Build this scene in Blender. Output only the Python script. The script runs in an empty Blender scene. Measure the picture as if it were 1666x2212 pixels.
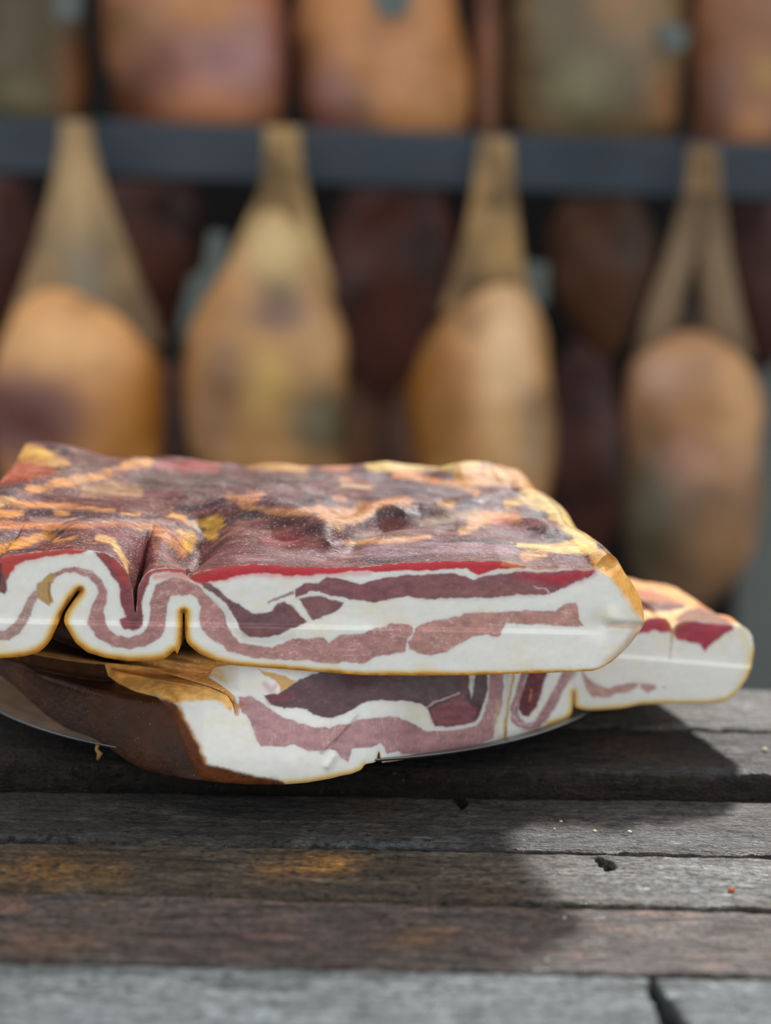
import bpy, math, random
import numpy as np
from mathutils import Matrix, Vector, Euler
from mathutils.geometry import delaunay_2d_cdt

# ------------------------------------------------------------------ camera, light, exposure
SC = bpy.context.scene
COL = SC.collection
W, H, F = 1666.0, 2212.0, 3000.0
PITCH, ROLL = math.radians(8.64), math.radians(1.5)
CAM_LOC = Vector((0.0, -0.67, 0.2466))
cam_data = bpy.data.cameras.new('camera')
cam = bpy.data.objects.new('camera', cam_data)
COL.objects.link(cam)
cam_rot = Matrix.Rotation(math.pi / 2 - PITCH, 3, 'X') @ Matrix.Rotation(ROLL, 3, 'Z')
cam.matrix_world = Matrix.Translation(CAM_LOC) @ cam_rot.to_4x4()
cam_data.sensor_fit = 'VERTICAL'
cam_data.sensor_height = 36.0
cam_data.lens = F / H * 36.0
cam_data.clip_start = 0.02
cam_data.dof.use_dof = True
cam_data.dof.focus_distance = 0.685
cam_data.dof.aperture_fstop = 3.1
SC.camera = cam

world = bpy.data.worlds.new('world')
SC.world = world
world.use_nodes = True
bg = world.node_tree.nodes['Background']
bg.inputs[0].default_value = (0.93, 0.965, 1.0, 1)
bg.inputs[1].default_value = 0.92

sun_data = bpy.data.lights.new('sun', 'SUN')
sun_data.energy = 4.1
sun_data.angle = math.radians(4.0)
sun_data.color = (1.0, 0.98, 0.95)
sun = bpy.data.objects.new('sun', sun_data)
COL.objects.link(sun)
sun.location = (0.4, 1.4, 2.4)
sun.rotation_euler = Vector((0.42, 1.30, 1.0)).to_track_quat('Z', 'Y').to_euler()

SC.view_settings.view_transform = 'Standard'
SC.view_settings.look = 'None'
SC.view_settings.gamma = 1.0
SC.view_settings.use_curve_mapping = False
SC.view_settings.exposure = 0.20
SC.cycles.use_denoising = True

# ------------------------------------------------------------------ helpers
RM = np.array(cam_rot)
CL = np.array(CAM_LOC)
random.seed(4)
RNG = np.random.default_rng(7)

def ray(px, py):
    px = np.asarray(px, float); py = np.asarray(py, float)
    d = np.stack([(px - W / 2) / F, -(py - H / 2) / F, -np.ones_like(px)], -1)
    return d @ RM.T

def at_y(px, py, y):
    d = ray(px, py)
    t = (np.asarray(y, float) - CL[1]) / d[..., 1]
    return CL + d * t[..., None]

def at_z(px, py, z):
    d = ray(px, py)
    t = (np.asarray(z, float) - CL[2]) / d[..., 2]
    return CL + d * t[..., None]

def project(P):
    q = (np.asarray(P, float) - CL) @ RM
    return np.stack([W / 2 + F * q[..., 0] / -q[..., 2], H / 2 - F * q[..., 1] / -q[..., 2]], -1)

def sstep(a, b, x):
    t = np.clip((np.asarray(x, float) - a) / (b - a), 0, 1)
    return t * t * (3 - 2 * t)

def lin(c):
    c = np.asarray(c, float) / 255.0
    return np.where(c <= 0.04045, c / 12.92, ((c + 0.055) / 1.055) ** 2.4)

def _hash(ix, iy, iz, seed):
    h = (ix.astype(np.uint32) * np.uint32(374761393) + iy.astype(np.uint32) * np.uint32(668265263)
         + iz.astype(np.uint32) * np.uint32(2147483647) + np.uint32(seed * 144665 + 1013))
    h = (h ^ (h >> np.uint32(13))) * np.uint32(1274126177)
    h = h ^ (h >> np.uint32(16))
    return (h & np.uint32(0xffff)).astype(float) / 65535.0

def vnoise(x, y, z=None, seed=0):
    x = np.asarray(x, float); y = np.asarray(y, float)
    z = np.zeros_like(x) if z is None else np.asarray(z, float)
    fx, fy, fz = np.floor(x), np.floor(y), np.floor(z)
    ix, iy, iz = (fx.astype(np.int64), fy.astype(np.int64), fz.astype(np.int64))
    u, v, w = x - fx, y - fy, z - fz
    u = u * u * (3 - 2 * u); v = v * v * (3 - 2 * v); w = w * w * (3 - 2 * w)
    def h(a, b, c): return _hash(ix + a, iy + b, iz + c, seed)
    def plane(c):
        return (h(0, 0, c) * (1 - u) + h(1, 0, c) * u) * (1 - v) + (h(0, 1, c) * (1 - u) + h(1, 1, c) * u) * v
    return (plane(0) * (1 - w) + plane(1) * w) * 2 - 1

def fbm(x, y, z=None, octaves=4, seed=0, gain=0.5):
    s = 0; a = 1.0; n = 0; k = 1.0
    for o in range(octaves):
        s = s + a * vnoise(x * k, y * k, None if z is None else z * k, seed + o * 17)
        n += a; a *= gain; k *= 2.03
    return s / n

def sd_poly(P, poly):
    """signed distance to a closed polygon, negative inside"""
    poly = np.asarray(poly, float)
    d2 = np.full(len(P), 1e18); ins = np.zeros(len(P), bool)
    for i in range(len(poly)):
        a = poly[i]; b = poly[(i + 1) % len(poly)]
        e = b - a; w = P - a
        t = np.clip((w @ e) / max(e @ e, 1e-12), 0, 1)
        r = w - t[:, None] * e
        d2 = np.minimum(d2, (r * r).sum(1))
        c = (a[1] > P[:, 1]) != (b[1] > P[:, 1])
        if abs(e[1]) > 1e-12:
            xi = a[0] + (P[:, 1] - a[1]) / e[1] * e[0]
            ins ^= c & (P[:, 0] < xi)
    d = np.sqrt(d2)
    return np.where(ins, -d, d)

def sd_stroke(P, pts):
    """signed distance to a line of varying half width: pts = (x, y, r)"""
    pts = np.asarray(pts, float)
    best = np.full(len(P), 1e18)
    if len(pts) == 1:
        return np.hypot(P[:, 0] - pts[0, 0], P[:, 1] - pts[0, 1]) - pts[0, 2]
    for a, b in zip(pts[:-1], pts[1:]):
        e = b[:2] - a[:2]; w = P - a[:2]
        t = np.clip((w @ e) / max(e @ e, 1e-12), 0, 1)
        r = w - t[:, None] * e
        best = np.minimum(best, np.hypot(r[:, 0], r[:, 1]) - (a[2] + (b[2] - a[2]) * t))
    return best

def d_line(P, pts):
    return sd_stroke(P, [(x, y, 0) for x, y in pts])

class Crop:                       # points read off a magnified crop of the photograph
    def __init__(s, ox, oy, k): s.o = (ox, oy); s.k = k
    def __call__(s, *pts):
        return [(s.o[0] + p[0] / s.k, s.o[1] + p[1] / s.k) + ((p[2] / s.k,) if len(p) > 2 else ()) for p in pts]
A = Crop(0, 1150, 3.967); B = Crop(380, 1180, 3.967); C = Crop(780, 1180, 3.967); D = Crop(1100, 1150, 2.975)
E = Crop(360, 1420, 3.967); G = Crop(760, 1420, 3.085)
TA = Crop(0, 950, 3.471); TB = Crop(400, 970, 3.471); TC = Crop(800, 970, 2.777)

def new_mesh(name, verts, faces, colors=None, mat=None, parent=None, smooth=True):
    me = bpy.data.meshes.new(name)
    verts = np.asarray(verts, np.float32)
    if isinstance(faces, np.ndarray):
        n, k = faces.shape
        me.vertices.add(len(verts)); me.vertices.foreach_set('co', verts.ravel())
        me.loops.add(n * k); me.loops.foreach_set('vertex_index', faces.astype(np.int32).ravel())
        me.polygons.add(n)
        me.polygons.foreach_set('loop_start', np.arange(0, n * k, k, dtype=np.int32))
        me.update(calc_edges=True); me.validate()
    else:
        me.from_pydata([tuple(map(float, v)) for v in verts], [], faces); me.update()
    if colors is not None:
        ca = me.color_attributes.new('Col', 'FLOAT_COLOR', 'POINT')
        c4 = np.ones((len(verts), 4), np.float32); c4[:, :3] = colors
        ca.data.foreach_set('color', c4.ravel())
    if smooth:
        me.polygons.foreach_set('use_smooth', np.ones(len(me.polygons), bool))
    if mat: me.materials.append(mat)
    o = bpy.data.objects.new(name, me); COL.objects.link(o)
    if parent:
        o.parent = parent
        o.matrix_parent_inverse = parent.matrix_world.inverted()
    return o

def sub_mesh(name, verts, faces, sel, colors, mat, parent):
    f = faces[sel]
    if len(f) == 0: return None
    used, inv = np.unique(f, return_inverse=True)
    return new_mesh(name, verts[used], inv.reshape(f.shape), colors[used], mat, parent)

def thing(name, label, cat, loc=(0, 0, 0), group=None):
    o = bpy.data.objects.new(name, None); COL.objects.link(o)
    o.empty_display_size = 0.05
    o.matrix_world = Matrix.Translation(Vector(loc))
    o['label'] = label; o['category'] = cat
    if group: o['group'] = group
    return o

def tag(o, label, cat, group=None):
    o['label'] = label; o['category'] = cat
    if group: o['group'] = group
    return o

# ------------------------------------------------------------------ materials
def material(name, rough=0.5, spec=0.5, attr=True, color=(0.5, 0.5, 0.5), metallic=0.0, sss=0.0, sss_radius=(0.006, 0.003, 0.002),
             var=0.12, var_scale=300.0, var_stretch=(1, 1, 1), bump=0.2, bump_scale=600.0, bump_dist=0.0006,
             rough_var=0.15, coat=0.0, specks=None):
    m = bpy.data.materials.new(name); m.use_nodes = True
    nt = m.node_tree; N = nt.nodes; L = nt.links
    b = N['Principled BSDF']
    b.inputs['Roughness'].default_value = rough
    b.inputs['Specular IOR Level'].default_value = spec
    b.inputs['Metallic'].default_value = metallic
    if coat: b.inputs['Coat Weight'].default_value = coat; b.inputs['Coat Roughness'].default_value = 0.25
    if sss:
        b.inputs['Subsurface Weight'].default_value = sss
        b.inputs['Subsurface Radius'].default_value = sss_radius
        b.inputs['Subsurface Scale'].default_value = 1.0
    tc = N.new('ShaderNodeTexCoord'); mp = N.new('ShaderNodeMapping')
    mp.inputs['Scale'].default_value = var_stretch
    L.new(tc.outputs['Object'], mp.inputs[0])
    n1 = N.new('ShaderNodeTexNoise'); n1.inputs['Scale'].default_value = var_scale; n1.inputs['Detail'].default_value = 5
    L.new(mp.outputs[0], n1.inputs['Vector'])
    if attr:
        src = N.new('ShaderNodeVertexColor'); src.layer_name = 'Col'; base = src.outputs[0]
    else:
        src = N.new('ShaderNodeRGB'); src.outputs[0].default_value = (*color, 1); base = src.outputs[0]
    mr = N.new('ShaderNodeMapRange'); mr.inputs['From Min'].default_value = 0.25; mr.inputs['From Max'].default_value = 0.75
    mr.inputs['To Min'].default_value = 1 - var; mr.inputs['To Max'].default_value = 1 + var
    L.new(n1.outputs['Fac'], mr.inputs[0])
    mx = N.new('ShaderNodeMix'); mx.data_type = 'RGBA'; mx.blend_type = 'MULTIPLY'; mx.inputs['Factor'].default_value = 1
    cmb = N.new('ShaderNodeCombineColor')
    for i in range(3): L.new(mr.outputs[0], cmb.inputs[i])
    L.new(base, mx.inputs['A']); L.new(cmb.outputs[0], mx.inputs['B'])
    out = mx.outputs['Result']
    if specks:                                              # grains of salt / dust and painted wet glints, lighter than the surface
        sc_, th, colr = specks
        vn = N.new('ShaderNodeTexNoise'); vn.inputs['Scale'].default_value = sc_; vn.inputs['Detail'].default_value = 2
        L.new(mp.outputs[0], vn.inputs['Vector'])
        r2 = N.new('ShaderNodeMapRange'); r2.inputs['From Min'].default_value = th; r2.inputs['From Max'].default_value = th + 0.05
        L.new(vn.outputs['Fac'], r2.inputs[0])
        m2 = N.new('ShaderNodeMix'); m2.data_type = 'RGBA'; m2.inputs['B'].default_value = (*colr, 1)
        L.new(r2.outputs[0], m2.inputs['Factor']); L.new(out, m2.inputs['A']); out = m2.outputs['Result']
    L.new(out, b.inputs['Base Color'])
    rv = N.new('ShaderNodeMapRange'); rv.inputs['From Min'].default_value = 0.3; rv.inputs['From Max'].default_value = 0.7
    rv.inputs['To Min'].default_value = max(0.05, rough - rough_var); rv.inputs['To Max'].default_value = min(1, rough + rough_var)
    n3 = N.new('ShaderNodeTexNoise'); n3.inputs['Scale'].default_value = var_scale * 0.35; n3.inputs['Detail'].default_value = 3
    L.new(mp.outputs[0], n3.inputs['Vector']); L.new(n3.outputs['Fac'], rv.inputs[0]); L.new(rv.outputs[0], b.inputs['Roughness'])
    if bump:
        n2 = N.new('ShaderNodeTexNoise'); n2.inputs['Scale'].default_value = bump_scale; n2.inputs['Detail'].default_value = 5
        L.new(mp.outputs[0], n2.inputs['Vector'])
        bp = N.new('ShaderNodeBump'); bp.inputs['Strength'].default_value = bump; bp.inputs['Distance'].default_value = bump_dist
        L.new(n2.outputs['Fac'], bp.inputs['Height']); L.new(bp.outputs[0], b.inputs['Normal'])
    return m

M_FAT = material('pork_fat', rough=0.36, spec=0.45, sss=0.25, var=0.025, bump=0.12, bump_scale=350)
M_LEAN = material('cured_lean', rough=0.33, spec=0.45, sss=0.12, var=0.10, var_scale=420, bump=0.18, bump_scale=500)
M_TOP = material('dried_meat_surface', rough=0.42, spec=0.085, var=0.34, var_scale=420, var_stretch=(0.45, 2.0, 1), bump=0.75,
                 bump_scale=800, bump_dist=0.0012, rough_var=0.16, specks=(1300, 0.655, (0.78, 0.70, 0.66)))
M_RIND = material('smoked_rind', rough=0.45, spec=0.2, var=0.26, var_scale=190, bump=0.6, bump_scale=420, bump_dist=0.001, specks=(1100, 0.73, (0.55, 0.45, 0.34)))
M_SKIN = material('glazed_skin', rough=0.3, spec=0.45, sss=0.1, var=0.16, var_scale=120, bump=0.6, bump_scale=260, bump_dist=0.0012)
M_HAM = material('cured_ham', rough=0.5, var=0.1, var_scale=22, bump=0.4, bump_scale=30, bump_dist=0.006)
M_NET = material('netting', rough=0.85, spec=0.2, var=0.15, var_scale=60, bump=0.4, bump_scale=160, bump_dist=0.003)
def wood_material():
    m = material('weathered_wood', rough=0.56, spec=0.38, var=0.42, var_scale=210, var_stretch=(0.5, 1.3, 1), bump=0, rough_var=0.14)
    nt = m.node_tree; N = nt.nodes; L = nt.links; b = N['Principled BSDF']
    prev = b.inputs['Base Color'].links[0].from_socket
    tc = N.new('ShaderNodeTexCoord')
    def noise(scale, stretch, detail, rot=0.0):
        mp = N.new('ShaderNodeMapping'); mp.inputs['Scale'].default_value = stretch; mp.inputs['Rotation'].default_value = (0, 0, rot)
        L.new(tc.outputs['Object'], mp.inputs[0])
        n = N.new('ShaderNodeTexNoise'); n.inputs['Scale'].default_value = scale; n.inputs['Detail'].default_value = detail; n.inputs['Roughness'].default_value = 0.62
        L.new(mp.outputs[0], n.inputs['Vector']); return n.outputs['Fac']
    def ramp(x, a, b_, lo, hi):
        r = N.new('ShaderNodeMapRange'); r.inputs['From Min'].default_value = a; r.inputs['From Max'].default_value = b_
        r.inputs['To Min'].default_value = lo; r.inputs['To Max'].default_value = hi; L.new(x, r.inputs[0]); return r.outputs[0]
    def mul(x, y):
        k = N.new('ShaderNodeMath'); k.operation = 'MULTIPLY'; L.new(x, k.inputs[0]); L.new(y, k.inputs[1]); return k.outputs[0]
    def add(x, y):
        k = N.new('ShaderNodeMath'); k.operation = 'ADD'; L.new(x, k.inputs[0]); L.new(y, k.inputs[1]); return k.outputs[0]
    grain = noise(130, (0.22, 1.7, 1.4), 7); pits = noise(240, (0.7, 1.0, 1), 5); scr = noise(150, (0.35, 2.2, 1), 5, 0.75); fine = noise(800, (0.5, 1.2, 1), 3)
    g = ramp(grain, 0.34, 0.62, 0.55, 1.25); p = ramp(pits, 0.57, 0.66, 1.0, 0.30); c = ramp(scr, 0.62, 0.69, 1.0, 0.35); f = ramp(fine, 0.3, 0.7, 0.60, 1.40)
    tot = mul(mul(g, p), mul(c, f))
    cmb = N.new('ShaderNodeCombineColor')
    for i in range(3): L.new(tot, cmb.inputs[i])
    mx = N.new('ShaderNodeMix'); mx.data_type = 'RGBA'; mx.blend_type = 'MULTIPLY'; mx.inputs['Factor'].default_value = 1
    L.new(prev, mx.inputs['A']); L.new(cmb.outputs[0], mx.inputs['B'])
    sp = ramp(noise(520, (0.8, 1.0, 1), 2), 0.70, 0.73, 0, 0.8)          # pale sawdust
    m2 = N.new('ShaderNodeMix'); m2.data_type = 'RGBA'; m2.inputs['B'].default_value = (0.26, 0.17, 0.10, 1)
    L.new(sp, m2.inputs['Factor']); L.new(mx.outputs['Result'], m2.inputs['A']); L.new(m2.outputs['Result'], b.inputs['Base Color'])
    bp = N.new('ShaderNodeBump'); bp.inputs['Strength'].default_value = 0.9; bp.inputs['Distance'].default_value = 0.0032
    L.new(add(mul(g, p), mul(c, f)), bp.inputs['Height']); L.new(bp.outputs[0], b.inputs['Normal'])
    return m
M_WOOD = wood_material()
M_STEEL = material('plate_steel', rough=0.32, attr=False, color=(0.20, 0.205, 0.21), metallic=0.85, var=0.06, bump=0.0, rough_var=0.05)
M_RAIL = material('painted_steel', rough=0.5, attr=False, color=(0.021, 0.033, 0.048), var=0.15, var_scale=12, bump=0.1)
M_TAG = material('paper', rough=0.8, attr=False, color=(0.13, 0.155, 0.145), var=0.08, var_scale=15, bump=0)
M_WALL = material('dark_wall', rough=0.9, attr=False, color=(0.010, 0.008, 0.008), var=0.3, var_scale=3, bump=0.2)  # even near-black wall colour
M_PALE = material('pale_paint', rough=0.7, attr=False, color=(0.17, 0.185, 0.17), var=0.08, var_scale=5, bump=0.1)
M_FLOOR = material('concrete_floor', rough=0.9, attr=False, color=(0.10, 0.10, 0.095), var=0.2, var_scale=6, bump=0.2)
M_CRUMB = material('crumb', rough=0.7, attr=True, var=0.1, bump=0.2)

# ------------------------------------------------------------------ setting: floor and back wall
def box_obj(name, lo, hi, mat, parent=None, kind=None, bevel=0.0):
    import bmesh
    bm = bmesh.new()
    bmesh.ops.create_cube(bm, size=1.0)
    for v in bm.verts:
        v.co = Vector([(lo[i] + hi[i]) / 2 + v.co[i] * (hi[i] - lo[i]) for i in range(3)])
    if bevel:
        bmesh.ops.bevel(bm, geom=bm.edges[:], offset=bevel, segments=3, affect='EDGES', profile=0.5)
    me = bpy.data.meshes.new(name); bm.to_mesh(me); bm.free()
    me.materials.append(mat)
    o = bpy.data.objects.new(name, me); COL.objects.link(o)
    if parent: o.parent = parent; o.matrix_parent_inverse = parent.matrix_world.inverted()
    if kind: o['kind'] = kind
    return o

FLOOR_Z = -0.80
o = box_obj('floor', (-6, -4, FLOOR_Z - 0.05), (6, 3.4, FLOOR_Z), M_FLOOR, kind='structure')
tag(o, 'plain grey concrete floor under the table and the hams', 'floor')
o = box_obj('wall_back', (-5, 2.98, FLOOR_Z), (5, 3.06, 1.75), M_WALL, kind='structure')
tag(o, 'dark wall behind the hanging hams', 'wall')

# ------------------------------------------------------------------ plank table
table = thing('plank_table', 'dark weathered table of rough grey-brown wooden planks', 'table', (0, -0.05, FLOOR_Z))
Z_FRONT = -0.012
def seam(pts, z):
    P = at_z([p[0] for p in pts], [p[1] for p in pts], z)
    k, b = np.polyfit(P[:, 0], P[:, 1], 1)
    return k, b
seams = {
    's0': seam([(0, 2073), (420, 2083), (840, 2095), (1300, 2103), (1666, 2112)], Z_FRONT),
    's1': seam([(0, 1917), (420, 1933), (840, 1945), (1240, 1950), (1666, 1966)], Z_FRONT),
    's2': seam([(0, 1814), (600, 1829), (1240, 1842), (1666, 1851)], Z_FRONT),
    's3': seam([(1000, 1722), (1300, 1726), (1666, 1732)], Z_FRONT),
    's4': seam([(1240, 1570), (1400, 1575), (1666, 1582)], 0.0),
    's5': seam([(1560, 1486), (1666, 1492)], 0.0),
}
# y ranges at x = 0 with slope
def plank(name, s_front, s_back, ztop, paint, gap=0.0012, bow=0.0006, edge=0.0035, holes=(), thick=0.035, nx=560, ny=None, x0=-0.62, x1=0.62, seed=1, lip=0.0, rough=0.0007):
    xs = np.concatenate([np.linspace(x0, -0.27, 30)[:-1], np.linspace(-0.27, 0.27, nx), np.linspace(0.27, x1, 30)[1:]])
    kf, bf = s_front; kb, bb = s_back
    width = bb - bf
    ny = ny or int(max(30, width / 0.0010))
    v = np.linspace(0, 1, ny)
    X, V = np.meshgrid(xs, v)
    edge_n = fbm(X * 30, X * 0 + seed * 3.1, seed=seed, octaves=4) * 0.0016
    edge_b = fbm(X * 30, X * 0 + seed * 9.7, seed=seed + 3, octaves=4) * 0.0014
    yf = kf * X + bf + gap + edge_n; yb = kb * X + bb - gap + edge_b
    Y = yf + (yb - yf) * V
    df = Y - yf; db = yb - Y
    Z = np.full_like(X, ztop)
    r = edge
    def rnd(d, r): 
        t = np.clip(1 - d / r, 0, 1)
        return r * (1 - np.sqrt(np.clip(1 - t * t, 0, 1)))
    Z -= rnd(df, r) + rnd(db, r * 0.6)
    Z += lip * np.exp(-((df - 0.004) / 0.004) ** 2)
    Z += fbm(X * 12, Y * 90, seed=seed + 5, octaves=4) * bow + fbm(X * 90, Y * 420, seed=seed + 8, octaves=3) * rough
    P = np.stack([X, Y, Z], -1).reshape(-1, 3)
    px = project(P)
    hole_dark = np.zeros(len(P))
    for pts, depth in holes:
        wob = fbm(px[:, 0] / 9, px[:, 1] / 9, seed=31, octaves=3) * 4
        d = sd_stroke(px, pts) + wob
        m = sstep(2.5, -4, d)
        P[:, 2] -= m * depth
        hole_dark = np.maximum(hole_dark, sstep(5, -3, d))
    col = paint(px, P, seed)
    col = col * (1 - 0.85 * hole_dark[:, None]) + lin((18, 15, 13)) * 0.85 * hole_dark[:, None]  # holes and gouge coloured near black
    n = len(xs)
    ii = np.arange(ny - 1)[:, None] * n + np.arange(n - 1)[None, :]
    faces = np.stack([ii, ii + 1, ii + n + 1, ii + n], -1).reshape(-1, 4)
    # skirt: front, back, ends and underside
    ring = np.concatenate([np.arange(n), np.arange(1, ny) * n + n - 1, (ny - 1) * n + np.arange(n - 2, -1, -1), np.arange(ny - 2, 0, -1) * n])
    base = P[ring].copy(); base[:, 2] = ztop - thick
    mid = P[ring].copy(); mid[:, 2] = ztop - thick * 0.35
    mid[:, 1] += fbm(mid[:, 0] * 60, mid[:, 0] * 0 + 2.2, seed=seed + 4) * 0.0008
    off1 = len(P); off2 = off1 + len(ring); m = len(ring)
    i = np.arange(m); j = (i + 1) % m
    f1 = np.stack([ring[j], ring[i], off1 + i, off1 + j], -1)
    f2 = np.stack([off1 + j, off1 + i, off2 + i, off2 + j], -1)
    V_ = np.concatenate([P, mid, base])
    side = np.tile(np.median(col, 0), (len(ring), 1)) * (1 + 0.5 * fbm(P[ring, 0] * 40, P[ring, 0] * 0, seed=seed, octaves=4))[:, None] * 0.7
    cc = np.concatenate([col, side, side])
    return new_mesh(name, V_, np.concatenate([faces, f1, f2]), cc, M_WOOD, table)

def streak(px, P, seed):
    return fbm(P[:, 0] * 26, P[:, 1] * 330, seed=seed, octaves=4), fbm(P[:, 0] * 60, P[:, 1] * 120, seed=seed + 9, octaves=4), fbm(P[:, 0] * 420, P[:, 1] * 600, seed=seed + 21, octaves=3)

def mixc(c, d, a):
    return c * (1 - a[:, None]) + np.asarray(d)[None, :] * a[:, None]

def paint_plank(base, alt, dark, patches=(), gain=0.8):
    def f(px, P, seed):
        s, b, g = streak(px, P, seed)
        c = np.tile(lin(base), (len(P), 1))
        c = mixc(c, lin(alt), sstep(-0.1, 0.6, b))
        c = mixc(c, lin(dark), sstep(0.05, 0.55, s) * 0.8)
        c *= (1 + 0.55 * g)[:, None]
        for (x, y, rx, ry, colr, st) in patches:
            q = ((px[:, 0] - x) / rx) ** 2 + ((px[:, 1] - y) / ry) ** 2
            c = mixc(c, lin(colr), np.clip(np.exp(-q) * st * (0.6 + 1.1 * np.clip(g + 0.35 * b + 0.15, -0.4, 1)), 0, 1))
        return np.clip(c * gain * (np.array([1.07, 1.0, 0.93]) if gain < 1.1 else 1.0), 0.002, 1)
    return f

sBot = (seams['s0'][0], seams['s0'][1] - 0.085)
plank('plank', sBot, seams['s0'], Z_FRONT, paint_plank((118, 124, 126), (134, 138, 138), (96, 98, 98), gain=1.12), seed=1, holes=[([(1410, 2114, 4), (1412, 2140, 12), (1432, 2170, 17), (1462, 2225, 26)], 0.024)], rough=0.0006)
plank('plank', seams['s0'], seams['s1'], Z_FRONT - 0.0004, paint_plank((106, 98, 96), (128, 108, 100), (70, 66, 68),
      [(100, 2040, 120, 35, (150, 112, 80), .6), (600, 2010, 200, 60, (128, 98, 92), .5), (30, 1950, 40, 18, (176, 130, 100), .8), (900, 2030, 90, 30, (150, 112, 70), .55)], gain=1.0), seed=2)
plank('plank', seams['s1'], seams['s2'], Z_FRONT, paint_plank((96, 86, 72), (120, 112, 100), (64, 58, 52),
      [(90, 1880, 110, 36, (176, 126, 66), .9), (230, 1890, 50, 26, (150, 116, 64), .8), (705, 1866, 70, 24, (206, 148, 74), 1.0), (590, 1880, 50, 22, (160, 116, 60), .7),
       (1480, 1900, 280, 60, (156, 162, 166), 1.0), (1060, 1930, 60, 24, (130, 96, 66), .6)], gain=0.88), seed=3,  # broad grey patch paints the sunlit area into the wood
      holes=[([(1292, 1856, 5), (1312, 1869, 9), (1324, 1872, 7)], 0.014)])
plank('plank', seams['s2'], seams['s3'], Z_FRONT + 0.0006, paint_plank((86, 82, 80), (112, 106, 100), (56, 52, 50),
      [(1480, 1780, 240, 45, (136, 134, 134), .8), (800, 1740, 60, 26, (110, 86, 52), .7), (1400, 1815, 380, 14, (140, 148, 156), .7), (800, 1822, 180, 12, (128, 138, 146), .8), (120, 1806, 120, 10, (120, 130, 138), .7)], gain=0.62), seed=4, edge=0.006,  # grey patches paint lit area and lit edge; low gain deepens the plate's shade
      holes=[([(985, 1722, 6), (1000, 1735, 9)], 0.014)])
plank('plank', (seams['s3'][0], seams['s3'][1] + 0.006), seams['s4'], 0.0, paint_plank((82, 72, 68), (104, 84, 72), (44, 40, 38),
      [(1350, 1610, 60, 26, (140, 98, 70), .8), (1500, 1665, 260, 12, (120, 128, 136), .7)], gain=0.36), seed=5, edge=0.004, rough=0.001)  # low gain paints in shade under the plate; bluish patch is a lit edge
plank('plank', seams['s4'], seams['s5'], 0.0015, paint_plank((112, 112, 110), (124, 118, 112), (74, 74, 76), gain=1.0), seed=6, edge=0.007)
for sx in (-0.5, 0.5):
    for sy in (-0.20, 0.14):
        box_obj('leg', (sx - 0.03, sy - 0.03, FLOOR_Z), (sx + 0.03, sy + 0.03, -0.046), M_RAIL, table, bevel=0.004)
box_obj('cross_beam', (-0.56, -0.2, -0.085), (-0.44, 0.16, -0.0475), M_RAIL, table)
box_obj('cross_beam', (0.44, -0.2, -0.085), (0.56, 0.16, -0.0475), M_RAIL, table)

# ------------------------------------------------------------------ steel plate
plate_c = np.array([-0.055, 0.1935])
prof = [(0.0, 0.004), (0.09, 0.004), (0.115, 0.0045), (0.14, 0.0075), (0.165, 0.0125), (0.182, 0.0165), (0.188, 0.0186), (0.1897, 0.0192), (0.190, 0.0184),
        (0.1885, 0.0170), (0.183, 0.0148), (0.166, 0.0105), (0.14, 0.0055), (0.116, 0.0025), (0.09, 0.0016), (0.0, 0.0016)]
NS = 160
pv = []; pf = []
for i, (r, z) in enumerate(prof):
    for k in range(NS):
        a = 2 * math.pi * k / NS
        r_ = max(r * 0.2008 / 0.19, 1e-4)
        pv.append((plate_c[0] + r_ * math.cos(a), plate_c[1] + r_ * math.sin(a), z * 0.92 + 0.0018))
for i in range(len(prof) - 1):
    for k in range(NS):
        pf.append((i * NS + k, i * NS + (k + 1) % NS, (i + 1) * NS + (k + 1) % NS, (i + 1) * NS + k))
plate = new_mesh('dinner_plate', np.array(pv), np.array(pf), None, M_STEEL)
tag(plate, 'round shallow grey metal plate under the stacked smoked bacon', 'plate')

# ------------------------------------------------------------------ smoked pork bellies
def resample(pts, step, smooth=1.2):
    pts = np.asarray(pts, float)
    out = []
    for a, b in zip(pts[:-1], pts[1:]):
        n = max(1, int(round(np.hypot(*(b - a)) / step)))
        out += [a + (b - a) * i / n for i in range(n)]
    out.append(pts[-1])
    q = np.array(out)
    if smooth and len(q) > 8:
        k = np.exp(-0.5 * (np.arange(-4, 5) / smooth) ** 2); k /= k.sum()
        pad = np.concatenate([np.repeat(q[:1], 4, 0), q, np.repeat(q[-1:], 4, 0)])
        s = np.stack([np.convolve(pad[:, i], k, 'valid') for i in (0, 1)], 1)
        s[0] = q[0]; s[-1] = q[-1]
        q = s
    return q

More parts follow.
